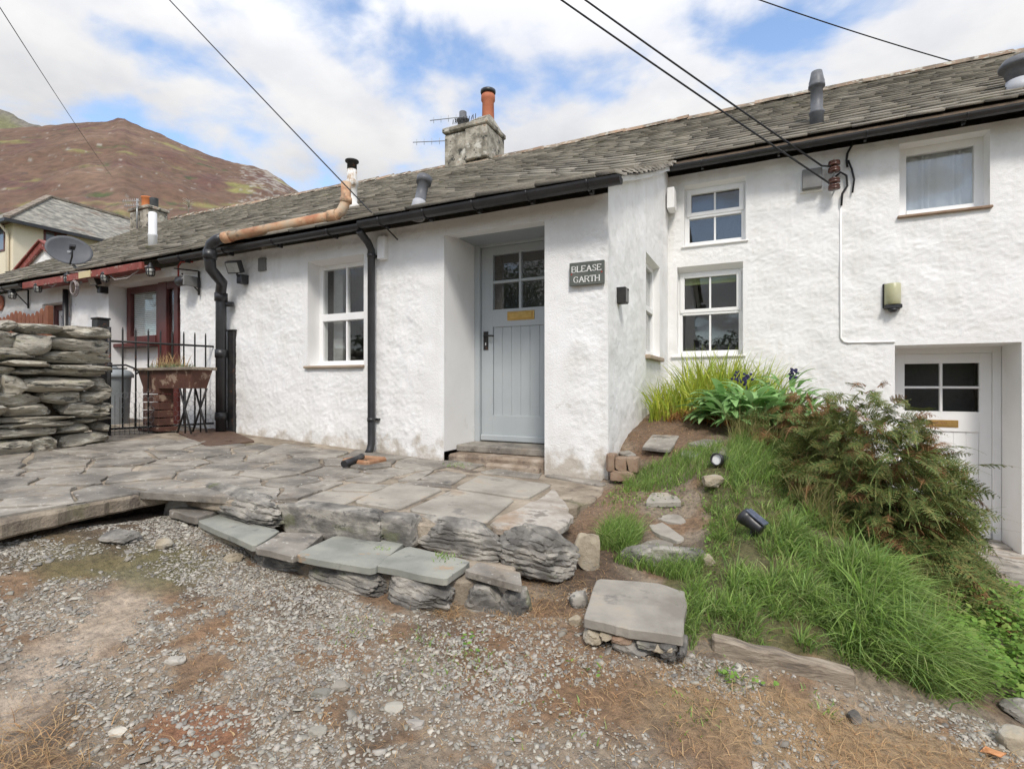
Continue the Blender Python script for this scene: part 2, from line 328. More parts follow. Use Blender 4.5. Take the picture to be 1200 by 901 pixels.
def zg_raw(x, y):
    x = np.asarray(x, float); y = np.asarray(y, float); s = x.shape; x = x.ravel(); y = y.ravel(); r = np.empty(len(x))
    for i in range(0, len(x), 20000):
        d = np.hypot(x[i:i+20000, None]-CP[None, :, 0], y[i:i+20000, None]-CP[None, :, 1])
        r[i:i+20000] = d@_W[:_n]+_W[_n]+x[i:i+20000]*_W[_n+1]+y[i:i+20000]*_W[_n+2]
    return r.reshape(s)
def zg(x, y):
    x = np.asarray(x, float); y = np.asarray(y, float)
    far = np.clip((np.hypot(x, y-3)-9)/5, 0, 1)
    near = np.where(far < 1, zg_raw(np.clip(x, -15, 15), np.clip(y, -12, 18)), -1.5)
    return near*(1-far)-1.5*far+(.022*fbm(x*1.6, y*1.6, 0, 3)+.007*fbm(x*11, y*11, 2, 2))*(1-far)
def zgf(x, y): return float(zg(np.array([x]), np.array([y]))[0])
def in_poly(x, y, poly):
    x = np.asarray(x); y = np.asarray(y); c = np.zeros(x.shape, bool); n = len(poly)
    for i in range(n):
        x1, y1 = poly[i][:2]; x2, y2 = poly[(i+1) % n][:2]
        c ^= ((y1 > y) != (y2 > y)) & (x < (x2-x1)*(y-y1)/((y2-y1) or 1e-9)+x1)
    return c
def blob(x, y, cx, cy, rx, ry, ang=0, soft=.5):
    a = R(ang); dx, dy = x-cx, y-cy; X = (dx*math.cos(a)+dy*math.sin(a))/rx; Y = (-dx*math.sin(a)+dy*math.cos(a))/ry
    d = np.sqrt(X*X+Y*Y)+.45*fbm(x*3.3, y*3.3, 4, 4)
    return np.clip((1+soft/2-d)/soft, 0, 1)
GRASSP = [(-.33, 2.13), (.0, 2.19), (.33, 2.27), (.55, 2.28), (.74, 2.42), (.72, 2.9), (.72, 3.3), (.6, 3.9), (.6, 4.8), (.3, 4.7), (-.2, 4.2), (-.36, 3.6), (-.24, 3.1), (-.24, 2.7), (-.4, 2.52)]
def ground_cols(x, y):
    """albedo map: soil, moss, sand, rust stains (fixed to the ground)"""
    n1 = fbm(x*2.2, y*2.2, 1, 5); n2 = fbm(x*4+9, y*4, 3, 5)
    c = np.empty(x.shape+(3,)); c[:] = (.245, .20, .15)
    def mx(col, w):
        w = np.clip(w, 0, 1)[..., None]; c[:] = c*(1-w)+np.array(col)*w
    mx((.31, .245, .18), n1*1.4)
    mx((.215, .135, .08), np.clip((n2-.09)*4, 0, .85))
    mx((.125, .095, .07), np.clip((-n1-.2)*3, 0, .8))
    mx((.26, .125, .07), blob(x, y, -1.45, .95, .16, .09, 20)*.8); mx((.25, .15, .085), blob(x, y, -1.9, 1.3, .2, .08, 0)*.7); mx((.24, .14, .08), blob(x, y, -1.5, 1.45, .18, .07, 0)*.7)
    mx((.45, .37, .29), blob(x, y, -2.22, .98, .62, .13, -47, 1.0)*(.72+.5*fbm(x*9, y*9, 2, 3)))
    mx((.12, .115, .05), blob(x, y, -2.85, 1.45, .5, .22, 20)*.7)
    mx((.11, .085, .06), blob(x, y, -3.15, 1.75, .25, .5, 0)*.8)
    mx((.10, .07, .05), blob(x, y, -.8, 2.55, .22, .42, 10)*.9)
    mx((.20, .13, .085), blob(x, y, -.88, 3.25, .2, .5, 0)*.8)
    mx((.33, .23, .13), blob(x, y, .3, 1.85, .75, .2, 10)*.75)
    mx((.20, .12, .07), blob(x, y, -.75, 1.75, .4, .3, 0)*.7)
    g = in_poly(x, y, GRASSP).astype(float); mx((.10, .10, .04), g*.85)
    mx((.17, .11, .07), blob(x, y, -.6, 4.7, .5, .9, 0)*.9)
    return c
def lines(lo, hi, far, step):
    l = list(np.arange(lo, hi+1e-6, step)); a = []; s = step; p = lo
    while p > -far: s *= 1.35; p -= s; a.append(p)
    b = []; s = step; p = l[-1]
    while p < far: s *= 1.35; p += s; b.append(p)
    return np.array(a[::-1]+l+b)
gx = lines(-4.2, 2.4, 3000, .03); gy = lines(-.2, 5.4, 3000, .03)
GX, GY = np.meshgrid(gx, gy); GZ = zg(GX, GY)
_in = in_poly(GX, GY, [(-4.6, 2.1), (-1.35, 2.3), (-1.1, 2.5), (-1.1, 3.9), (-4.6, 3.9)]) | in_poly(GX, GY, [(-9, -4), (-3.45, -4), (-3.45, 2.1), (-9, 2.1)])
GZ = np.where(_in, np.minimum(GZ, -.95), GZ)
V = np.stack([GX, GY, GZ], -1).reshape(-1, 3); nx, ny = len(gx), len(gy)
I = np.arange(nx*ny).reshape(ny, nx); Q = np.stack([I[:-1, :-1], I[:-1, 1:], I[1:, 1:], I[1:, :-1]], -1).reshape(-1, 4)
ground = npmesh('ground', V, Q, GROUND, smooth=True); tag(ground, kind='structure')
gc = ground_cols(GX, GY); gc[np.hypot(GX, GY) > 25] = (.10, .12, .05)
at = ground.data.color_attributes.new('Col', 'FLOAT_COLOR', 'POINT')
at.data.foreach_set('color', np.concatenate([gc.reshape(-1, 3), np.ones((nx*ny, 1))], 1).astype(np.float32).ravel())

# ================= ROCKS =================
def rock_mesh(mb, c, d, rotz=0, seed=0, rough=.16, sq=3.0, tilt=0, sub=4, layers=0, mi=0, cuts=11, strata=1.0):
    """superellipsoid block with noise; d = full dims"""
    bm = bmesh.new(); bmesh.ops.create_icosphere(bm, subdivisions=sub, radius=1)
    co = np.array([v.co[:] for v in bm.verts]); fs = [[v.index for v in f.verts] for f in bm.faces]; bm.free()
    p = np.abs(co)**sq; co = co/(p.sum(1)**(1/sq))[:, None]
    s = seed*13.7; g = np.random.default_rng(seed*7+1)
    for _ in range(cuts):
        n = g.normal(size=3)*np.array([1, 1, .8]); n /= np.linalg.norm(n); dd = g.uniform(.62, .92)*np.abs(co@n).max(); co = co-np.maximum(0, co@n-dd)[:, None]*n*.92
    w = np.stack([fbm(co[:, 0]*1.3+s, co[:, 1]*1.3, co[:, 2]*1.3, 4), fbm(co[:, 0]*1.3, co[:, 1]*1.3+s, co[:, 2]*1.3+5, 4), fbm(co[:, 0]*1.1, co[:, 1]*1.1, co[:, 2]*1.3+s, 4)], 1)
    co = co+w*rough*.62
    co = co+.03*np.stack([fbm(co[:, 0]*5+s, co[:, 1]*5, co[:, 2]*5, 3)]*3, 1)*np.sign(co)
    if layers:
        q = co[:, 2]*layers+fbm(co[:, 0]*1.2+s, co[:, 1]*1.2, 0, 2)*.6; st = np.abs((q % 1)-.5)
        k = 1-.06*(st < .14); co[:, :2] *= k[:, None]
    st_ = pn(co[:, 0]*1.1+s, co[:, 1]*1.1, co[:, 2]*3.6+fbm(co[:, 0]*2, co[:, 1]*2, s, 2)*1.1)
    co[:, :2] *= (1+.075*np.where(st_ > .05, 1, -.5)*np.minimum(1, np.abs(st_-.05)*9)*strata*.42)[:, None]
    co = co*np.array(d)/2
    rm = np.array(Matrix.Rotation(rotz, 3, 'Z') @ Matrix.Rotation(tilt, 3, 'Y'))
    co = co@rm.T+np.array(c)
    return mb.add(co.tolist(), fs, mi, True)
def rock(name, c, d, mat, parent=None, **k):
    if max(d) > .3 and 'sub' not in k: k['sub'] = 5
    o = rock_mesh(MB(), c, d, **k).build(name, mat, parent, recalc=False); o.data.set_sharp_from_angle(angle=R(24)); return o
def rpoly(poly, jit=.012, n=3, rs=None):
    """densify a plan polygon and roughen its edges"""
    rs = rs or random; out = []; m = len(poly)
    for i in range(m):
        a, b = Vector(poly[i]), Vector(poly[(i+1) % m]); e = b-a; nrm = Vector((-e.y, e.x)).normalized() if e.length > 1e-6 else Vector((0, 0))
        for k in range(n):
            t = (k+(.12 if k == 0 else 0))/n
            out.append(a+e*t+nrm*rs.uniform(-jit, jit))
        out.append(a+e*.93+nrm*rs.uniform(-jit, jit)*.5)
    return out
def slab(name, poly, zf, th, mat, parent=None, jit=.012, bev=.008, lift=0, tilt=0):
    """flat stone with a roughened outline; zf(x,y) gives its top"""
    q = rpoly([tuple(p[:2]) for p in poly], jit)
    top = [Vector((p.x, p.y, zf(p.x, p.y)+lift+random.uniform(-1, 1)*tilt)) for p in q]
    mb = MB().prism(top, (0, 0, -th)); o = mb.build(name, mat, parent, bevel=bev); return o
# ================= TERRACE =================
tpoly = [(-12, 3.9), (-1.0, 3.9), (-.98, 3.3), (-1.08, 2.9), (-1.15, 2.42), (-1.6, 2.22), (-2.0, 2.18), (-2.5, 2.03), (-3.0, 1.95), (-3.3, 1.97), (-3.27, 1.55), (-3.22, 1.1), (-3.12, .4), (-3.0, -.5), (-2.9, -3), (-12, -3)]
tq = rpoly(tpoly, .013, 7)
terr = MB().prism([Vector((p.x, p.y, zterr(p.x, p.y)-.012)) for p in tq], (0, 0, -.085)).build('terrace', MORTAR, bevel=.012)
tag(terr, kind='structure')
mb = MB().prism([Vector((x, y, zterr(x, y)-.14)) for x, y in [(-12, 3.88), (-1.03, 3.88), (-1.06, 3.0), (-1.2, 2.52), (-2.0, 2.3), (-3.35, 2.1), (-3.6, 1.9), (-3.5, -3), (-12, -3)]], (0, 0, -.5))
mb.build('rubble_base', EARTH, terr)
zt = lambda x, y: zterr(x, y)
def px(pts, zf): return [at_f(x, y, zf, -.7) for x, y in pts]
flags = [([(477, 597), (531, 573), (604, 585), (569, 613)], FLAGPALE), ([(533, 572), (562, 557), (646, 568), (618, 584)], FLAGPALE), ([(415, 588), (464, 566), (519, 573), (467, 597)], FLAGPALE),
 ([(562, 553), (597, 545), (636, 553), (631, 560)], FLAG), ([(637, 557), (668, 555), (716, 566), (705, 569)], FLAG), ([(511, 540), (539, 539), (568, 544), (550, 550)], FLAG),
 ([(492, 560), (522, 551), (548, 556), (527, 568), (512, 564)], FLAG), ([(345, 588), (380, 575), (435, 578), (398, 592)], FLAGPALE), ([(388, 573), (410, 566), (460, 568), (436, 575)], FLAGPALE),
 ([(402, 562), (440, 554), (463, 557), (440, 565)], FLAG), ([(465, 563), (487, 554), (510, 550), (490, 562)], FLAG)]
fl_poly = []
for pts, m in flags:
    w = px(pts, zt); fl_poly.append([(p.x, p.y) for p in w])
    slab('flagstone', w, zt, .045, m, terr, jit=.006, bev=.006, lift=random.uniform(0, .008))
cp = px([(571, 612), (623, 586), (648, 571), (664, 588), (672, 605), (640, 624), (604, 622)], zt)
slab('concrete_patch', cp, zt, .05, CONC, terr, jit=.02, bev=.01, lift=-.002); fl_poly.append([(p.x, p.y) for p in cp])
# crazy paving: Voronoi cells clipped to the free part of the terrace
def clip(poly, p, n):
    out = []
    for i in range(len(poly)):
        a, b = poly[i], poly[(i+1) % len(poly)]; da, db = (a-p).dot(n), (b-p).dot(n)
        if da <= 0: out.append(a)
        if da*db < 0: out.append(a+(b-a)*(da/(da-db)))
    return out
seeds = []; rr = random.Random(11)
region = [(-5.05, 1.6), (-5.05, 2.9), (-4.5, 3.05), (-3.6, 3.45), (-2.6, 3.5), (-2.15, 3.15), (-2.25, 2.1), (-2.5, 2.1), (-2.95, 2.03), (-3.3, 2.0), (-3.3, 1.5), (-3.24, 1.1), (-3.12, .4), (-4.6, .2)]
tries = 0
while len(seeds) < 92 and tries < 6000:
    tries += 1; p = Vector((rr.uniform(-5.05, -2.1), rr.uniform(.2, 3.5)))
    if in_poly(np.array([p.x]), np.array([p.y]), region)[0] and all(((p-q)*Vector((1, 1.25))).length if False else math.hypot(p.x-q.x, (p.y-q.y)*1.3) > .285 for q in seeds) \
       and not any(in_poly(np.array([p.x]), np.array([p.y]), f)[0] for f in fl_poly): seeds.append(p)
occupied = [Vector((sum(a for a, b in f)/len(f), sum(b for a, b in f)/len(f))) for f in fl_poly]
for i, p in enumerate(seeds):
    poly = [p+Vector(v) for v in ((-.40, -.36), (.40, -.36), (.40, .36), (-.40, .36))]
    for j, q in enumerate(seeds):
        if j != i and (q-p).length < .9:
            n = (q-p).normalized(); poly = clip(poly, (p+q)/2-n*rr.uniform(.004, .014), n)
    for f in fl_poly:
        for k in range(len(f)):
            a, b = Vector(f[k]), Vector(f[(k+1) % len(f)]); n = Vector((b.y-a.y, a.x-b.x)).normalized(); cc = Vector((sum(x for x, y in f)/len(f), sum(y for x, y in f)/len(f)))
            if (cc-a).dot(n) < 0: n = -n
            if (p-a).dot(n) < 0 and (((a+b)/2)-p).length < .4 and min((p-a).length, (p-b).length, (p-(a+b)/2).length) < .3:
                poly = clip(poly, a-n*.015, n) if len(poly) > 2 else poly
    if len(poly) < 3: continue
    cx = sum((v for v in poly), Vector((0, 0)))/len(poly)
    poly = [cx+(v-cx)*rr.uniform(.92, 1.0) for v in poly]
    poly = [v for v in poly if -1e9 < v.x]
    if any(v.x > -3.26 and v.y < 1.95 for v in poly): poly = [Vector((min(v.x, -3.30), v.y)) if v.y < 1.98 else v for v in poly]
    poly = [Vector((v.x, max(v.y, 2.10))) if v.x > -3.2 else v for v in poly]
    ar = abs(sum(poly[k].x*poly[(k+1) % len(poly)].y-poly[(k+1) % len(poly)].x*poly[k].y for k in range(len(poly))))/2
    if ar < .012: continue
    slab('flagstone', poly, zt, .04, FLAG, terr, jit=.012, bev=.006, lift=rr.uniform(-.004, .008), tilt=.002)
tag(slab('concrete_apron', px([(120, 510), (205, 506), (262, 523), (240, 531), (160, 532), (128, 526)], zt), zt, .05, MORTAR, terr, jit=.03, lift=-.006))
# edge stones of the upper riser
def blk(name, x0, x1, yt, yb, Y, dep, mat, parent, z1=None, **k):
    """block whose front face spans photo pixels x0..x1, yt..yb at depth Y"""
    a = at_Y(x0, (yt+yb)/2, Y); b = at_Y(x1, (yt+yb)/2, Y); m = (x0+x1)/2
    zt_, zb_ = at_Y(m, yt, Y).z, at_Y(m, yb, Y).z
    return rock(name, ((a.x+b.x)/2, Y+dep/2, (zt_+zb_)/2), (abs(b.x-a.x), dep, zt_-zb_), mat, parent, **k)
blk('edge_boulder', 208, 318, 577, 614, 1.96, .20, ROCK, terr, seed=3, rough=.13, sq=2.8, rotz=R(-4), tilt=R(4), layers=3)
def rblk(name, x0, x1, Y, dep, z1, z0, seed, rotz=0, mat=None, par=None, **k):
    a = at_Y(x0, 600, Y).x; b = at_Y(x1, 600, Y).x
    return rock(name, ((a+b)/2, Y+dep/2, (z0+z1)/2), (b-a, dep, z1-z0), mat or ROCK, par or terr, seed=seed, rotz=rotz, **k)
rblk('riser_stone', 316, 438, 2.06, .14, -.675, -.85, 5, R(4), rough=.05, sq=9, cuts=3, strata=.2)
rblk('riser_stone', 437, 478, 2.13, .14, -.69, -.86, 6, R(5), rough=.06, sq=7, cuts=4, strata=.2)
rblk('riser_boulder', 470, 585, 2.21, .17, -.708, -.90, 9, R(3), rough=.11, sq=4, tilt=R(2), layers=4, cuts=9)
rblk('riser_boulder', 575, 664, 2.26, .24, -.722, -.96, 10, R(14), rough=.13, sq=3.4, tilt=R(10), layers=4, cuts=10)
blk('riser_stone', 183, 220, 582, 612, 1.93, .16, ROCK, terr, seed=12, rough=.12, sq=4, tilt=R(-15))
mbx = MB()
for a, b in (((-3.05, 2.08), (-2.3, 2.12)), ((-2.5, 2.12), (-1.65, 2.24)), ((-1.75, 2.2), (-1.2, 2.45))):
    pa, pb = Vector(a), Vector(b); dd = (pb-pa).normalized(); nn = Vector((-dd.y, dd.x))
    mbx.prism([Vector((*(pa), -.745)), Vector((*(pb), -.745)), Vector((*(pb+nn*.2), -.745)), Vector((*(pa+nn*.2), -.745))], (0, 0, -.4))
mbx.build('mortar_backing', MORTAR, terr)
# ---- lower step ----
step = empty('stone_step', (-1.9, 1.95, -.95), 'long low stone step with greenish slate treads below the terrace edge', 'step')
zs = lambda x, y: -.825-.03*(x+1.6)
mb = MB().prism([Vector((x, y, zs(x, y)-.045)) for x, y in [(-2.95, 2.08), (-2.5, 1.87), (-2.3, 1.84), (-1.9, 1.84), (-1.55, 1.88), (-1.2, 1.97), (-1.1, 2.06), (-1.06, 2.25), (-1.2, 2.4), (-2, 2.25), (-2.9, 2.2)]], (0, 0, -.25))
mb.build('mortar_core', MORTAR, step, bevel=.01)
treads = [([(232, 611), (257, 603), (326, 622), (298, 640)], FLAGGREEN), ([(300, 642), (330, 624), (379, 626), (345, 652)], FLAG), ([(347, 650), (394, 628), (474, 636), (436, 666)], FLAGGREEN),
          ([(439, 661), (478, 640), (551, 657), (521, 678)], FLAGGREEN), ([(546, 668), (562, 659), (608, 670), (611, 686)], FLAG)]
for pts, m in treads: tw_ = px(pts, zs); tc_ = sum(tw_, Vector())/len(tw_); slab('tread', [tc_+(v-tc_)*1.035 for v in tw_], zs, .034, m, step, jit=.006, bev=.003, lift=random.uniform(0, .006))
slab('tread', px([(196, 603), (222, 596), (256, 603), (229, 612)], zs), zs, .05, FLAG, step, lift=.03)
for x0, x1, Y, z1, z0, sd in ((228, 284, 1.86, -.80, -.95, 21), (286, 350, 1.80, -.835, -.97, 22), (352, 440, 1.80, -.85, -1.0, 23), (440, 514, 1.82, -.865, -1.02, 24), (536, 584, 1.94, -.89, -1.06, 26), (582, 612, 1.97, -.90, -1.06, 27)):
    rblk('riser_stone', x0, x1, Y, .15, z1, z0, sd, R(random.uniform(-6, 8)), ROCK if sd != 21 else ROCKPALE, step, rough=.10, sq=4.6, cuts=13, tilt=R(random.uniform(-3, 6)), layers=3)
# ---- big slab step in the bank ----
bs = empty('slab_step', (-.43, 2.1, -1.0), 'big riven slate slab step propped on small stones beside the gravel', 'step')
zb = lambda x, y: -.905
slab('slab', px([(681, 723), (701, 677), (770, 683), (805, 693), (802, 744), (745, 737), (720, 733)], zb), zb, .04, FLAGPALE, bs, jit=.009, bev=.004)
for x0, x1, yt, yb, sd, m in ((680, 704, 729, 756, 31, ROCKPALE), (701, 721, 730, 750, 32, ROCKPALE), (716, 742, 735, 750, 33, BRICK), (714, 766, 749, 769, 34, ROCK), (738, 768, 741, 755, 35, ROCK), (764, 793, 742, 755, 36, ROCKPALE), (766, 790, 753, 764, 37, ROCK), (768, 788, 763, 774, 38, ROCK), (792, 802, 745, 764, 39, ROCK)):
    p = at_Y((x0+x1)/2, (yt+yb)/2, 1.90); w = (at_Y(x1, yt, 1.90)-at_Y(x0, yb, 1.90))
    z1_ = min(p.z+w.z/2, -.944); z0_ = min(p.z-w.z/2, z1_-.035)
    rock('prop_stone', (p.x, p.y+.085, (z1_+z0_)/2), (w.x*1.05, .17, z1_-z0_), m, bs, seed=sd, rough=.10, sq=4.5, tilt=R(random.uniform(-8, 8)), rotz=R(random.uniform(-10, 10)), sub=4, cuts=9, strata=.4)
MB().prism([Vector((x, y, -.955)) for x, y in [(-.60, 1.96), (-.28, 1.96), (-.26, 2.4), (-.6, 2.4)]], (0, 0, -.2)).build('earth_core', EARTH, bs)
# loose stones: (name, px box, Y or None, mat, label, sq, th)
def loose(name, box, mat, label, cat='stone', group=None, sq=3, rough=.13, seed=1, tiltd=0, depth=None, lift=.3):
    x0, x1, y0, y1 = box; p = at_f((x0+x1)/2, (y0+y1)/2+.2*(y1-y0), zgf); t = p.x*(-ST)+p.y*CT
    w = (x1-x0)/F*t; h = (y1-y0)/F*t*.8
    o = rock(name, (p.x, p.y, p.z+h*lift), (w, depth or w*.7, h), mat, None, seed=seed, rough=rough, sq=sq, tilt=R(tiltd), rotz=TH, strata=.4)
    return tag(o, label, cat, group)
loose('upright_stone', (672, 707, 624, 682), ROCKPALE, 'pale gritty upright stone between the terrace boulder and the grass tuft', seed=41, sq=3, depth=.08, lift=.35, tiltd=8)
loose('small_stone', (667, 690, 692, 716), ROCK, 'grey wedge of slate leaning at the left side of the big slab step', seed=42, tiltd=-25)
loose('cobble', (666, 681, 720, 736), ROCKPALE, 'fist sized grey cobble below the wedge of slate by the slab step', seed=43)
loose('pale_stone', (820, 848, 549, 567), ROCKPALE, 'pale sandy stone in the grass just below the white faced spotlight', seed=44)
loose('pale_stone', (821, 838, 648, 666), ROCKPALE, 'small pale stone in grass at the right end of the garden step', seed=45)
loose('embedded_rock', (120, 160, 620, 640), ROCK, 'half buried grey rock in gravel below the overhanging concrete edge', seed=46)
loose('embedded_rock', (182, 204, 630, 645), ROCKPALE, 'round pale rock in gravel near the left end of the low step', seed=47)
loose('small_stone', (262, 285, 648, 660), ROCKPALE, 'small sandy stone at the foot of the low step riser', seed=48, sq=2.4)
loose('edge_rock', (1168, 1210, 850, 890), ROCKPALE, 'grey rough rock at the corner of the gravel beyond the long grass', seed=49)
loose('edge_rock', (1176, 1212, 818, 850), ROCK, 'mossy rock edging the clover just above the corner rock', seed=50)
loose('small_stone', (992, 1010, 832, 850), ROCK, 'dark upright piece of slate in dry grass below the timber end', seed=51, tiltd=60)
for i, (x, y) in enumerate(((399, 803), (486, 847), (462, 748+80), (376, 812), (205, 773), (140, 856), (372, 857))):
    loose('large_chipping', (x-11, x+11, y-6, y+6), CHIP, ['pale flat chipping', 'blue grey broad chipping', 'long grey chipping', 'wide grey chipping', 'dark angular chipping', 'whitish chipping', 'cluster edge chipping'][i] + ' on the gravel, ' +
          ['centre of the rust patches', 'lower middle of the yard', 'just above the blue grey broad one', 'left of the pale flat one', 'beside the bare sandy patch', 'beside the dry grass tuft', 'nearest the red soil patch'][i], 'stone', 'large slate pieces on the gravel', seed=60+i, sq=3.5, lift=.15)
# stepping stones up the bank
ss = [([(756, 589), (763, 577), (790, 576), (799, 588)], FLAGPALE, 'small pale stepping stone, highest of the bank path', -.73, .04),
      ([(758, 606), (766, 597), (800, 599), (825, 608), (800, 613)], FLAGPALE, 'pointed pale stepping stone second from the top of the bank path', -.80, .04),
      ([(760, 612), (775, 610), (803, 631), (795, 634), (764, 622)], FLAGPALE, 'narrow brownish stepping stone lying askew in the bank path', -.84, .03),
      ([(741, 637), (752, 626), (785, 629), (817, 640), (800, 651), (770, 648)], FLAG, 'wide blue grey stepping stone above the mossy riser', -.88, .05),
      ([(753, 524), (764, 509), (797, 510), (785, 527)], FLAG, 'large dark slate lying flat under the strap leaved plants', -.46, .03),
      ([(797, 533), (801, 527), (822, 529), (815, 535)], FLAGGREEN, 'small greenish slate beside the large dark one', -.49, .03),
      ([(834, 535), (838, 518), (864, 517), (870, 531), (860, 540)], FLAGPALE, 'rounded pale slate behind the white faced spotlight', -.50, .04),
      ([(718, 527), (728, 523), (746, 532), (738, 536)], FLAG, 'thin slate on top of the low brick edging', -.51, .02),
      ([(805, 519), (826, 514), (850, 516), (830, 523)], FLAG, 'slate half hidden under the broad leaved plant', -.42, .03)]
for pts, m, lab, z, th in ss:
    c_ = at_f(sum(q[0] for q in pts)/len(pts), sum(q[1] for q in pts)/len(pts), lambda a, b: zgf(a, b)+.016); z = c_.z
    gx_ = (zgf(c_.x+.2, c_.y)-zgf(c_.x-.2, c_.y))/.4*.55; gy_ = (zgf(c_.x, c_.y+.2)-zgf(c_.x, c_.y-.2))/.4*.55
    pf = lambda x, y, z=z, c_=c_, gx_=gx_, gy_=gy_: z+gx_*(x-c_.x)+gy_*(y-c_.y)
    w = [at_f(x, y, pf) for x, y in pts]
    tag(slab('stepping_stone', w, pf, th*.8, m, None, jit=.006, bev=.003, tilt=.003), lab, 'stepping stone', 'flat stones up the bank')
tag(blk('mossy_riser', 727, 828, 644, 668, 2.62, .1, ROCK, None, seed=71, rough=.08, sq=5, rotz=R(14)), 'mossy upright slate riser under the wide blue grey stepping stone', 'stone')
# low brick edging at the wall corner
be = empty('brick_edging', (-.9, 3.85, -.7), 'low edging of a few old buff bricks at the corner of the white wall', 'brick edging')
for x0, x1, y0, y1, sd in ((710, 720, 533, 552, 1), (721, 734, 537, 553, 2), (734, 747, 537, 553, 3), (715, 744, 553, 563, 4)):
    p = at_Y((x0+x1)/2, (y0+y1)/2, 3.78); w = at_Y(x1, y0, 3.78)-at_Y(x0, y1, 3.78)
    rock('brick', (p.x, p.y+.05, p.z), (w.x*1.04, .12, w.z*1.04), BRICK, be, seed=sd+80, rough=.04, sq=14, cuts=2, strata=0)
# timber edge of the bank
a = at_f(835, 764, zgf); b = at_f(1004, 813, zgf)
d = (b-a).normalized(); s = Vector((-d.y, d.x, 0)).normalized()
mbt = MB(); n = 24
for i in range(n+1):
    t = i/n; p = a+(b-a)*t; wv = .0025*math.sin(i*.7)+.0012*math.sin(i*5.3); hh = .032+.018*t+wv
    for k, (q, r) in enumerate(((-1, -1), (1, -1), (1, 1), (-1, 1))):
        mbt.v.append(tuple(p+s*(.03+q*.026+wv)+Vector((0, 0, r*hh+.02)))); mbt.n += 1
for i in range(n):
    for k in range(4): mbt.f.append((i*4+k, i*4+(k+1) % 4, (i+1)*4+(k+1) % 4, (i+1)*4+k)); mbt.m.append(0); mbt.smooth.append(False)
mbt.f += [(3, 2, 1, 0), (n*4, n*4+1, n*4+2, n*4+3)]; mbt.m += [0, 0]; mbt.smooth += [False, False]
tag(mbt.build('timber_edging', TIMBER, bevel=.008), 'weathered timber board edging the grass bank above the gravel', 'edging')
# flagged path to the white door
pq = [(1.45, 4.1), (2.4, 3.6), (2.8, 7.2), (1.33, 7.25), (1.4, 5.4)]
path = MB().prism([Vector((x, y, -1.50-.07*(y-4.2))) for x, y in rpoly(pq, .02, 4) for x, y in [(x, y)]], (0, 0, -.1)).build('path', CONC); tag(path, kind='structure')
zp = lambda x, y: -1.50-.07*(y-4.2)
for q in ([(1.5, 4.2), (1.9, 4.1), (1.95, 4.6), (1.52, 4.65)], [(1.5, 4.72), (2.0, 4.68), (2.0, 5.2), (1.5, 5.2)], [(1.48, 5.28), (2.0, 5.25), (2.05, 5.8), (1.45, 5.85)], [(1.45, 5.93), (2.1, 5.88), (2.1, 6.5), (1.42, 6.5)], [(1.98, 4.1), (2.4, 4.0), (2.45, 4.6), (2.02, 4.62)]):
    slab('flagstone', q, zp, .03, FLAG, path, lift=.008)
# ---- drystone wall ----
dw = empty('drystone_wall', (-5.45, 1.5, -.55), 'drystone wall of flat lichened slate beside the iron gate', 'stone wall')
rs = random.Random(4); xf = -5.22; z = -.62; k = 0
def wallx(y): return -5.16-.17*max(0, y-1.0)*.9
while z < .44:
    h = rs.choice([.05, .07, .09, .11, .13, .15]); y = .75+rs.uniform(-.2, .1)
    if z+h > .44: h = max(.05, .50-z)
    while y < 2.60:
        L = rs.uniform(.14, .58)*(1.2 if h > .09 else 1); L = min(L, 2.66-y)
        if L < .08: break
        dz = rs.uniform(-.012, .012); hh = h*rs.uniform(.85, 1.18)
        rock('stone', (wallx(y+L/2)-.10+rs.uniform(-.025, .03), y+L/2, z+h/2+dz), (.30+rs.uniform(-.05, .05), L*1.02, hh), WALLSTONE, dw, seed=200+k, rough=.17, sq=4.2, cuts=12, tilt=R(rs.uniform(-6, 6)), rotz=R(9+rs.uniform(-6, 6)), sub=4, strata=.3, layers=0)
        k += 1; y += L*.98
    z += h*.93
mb = MB(); n = 12
for i in range(n+1):
    y = .2+i*(2.52-.2)/n; x = wallx(y)
    for xx, zz in ((x-.16, -.7), (x-.45, -.7), (x-.42, .36), (x-.18, .36)): mb.v.append((xx, y, zz)); mb.n += 1
for i in range(n):
    for q in range(4): mb.f.append((i*4+q, i*4+(q+1) % 4, i*4+4+(q+1) % 4, i*4+4+q)); mb.m.append(0); mb.smooth.append(False)
mb.f += [(0, 1, 2, 3), (n*4+3, n*4+2, n*4+1, n*4)]; mb.m += [0, 0]; mb.smooth += [False, False]
core = mb.build('rubble_core', EARTH, dw)
for y in np.arange(.3, 2.6, .3):
    rock('stone', (wallx(y)-.36, y, .38), (.26, .34, .12), WALLSTONE, dw, seed=int(y*90), sub=3, rough=.14, sq=3.2, rotz=R(rs.uniform(-20, 20)))
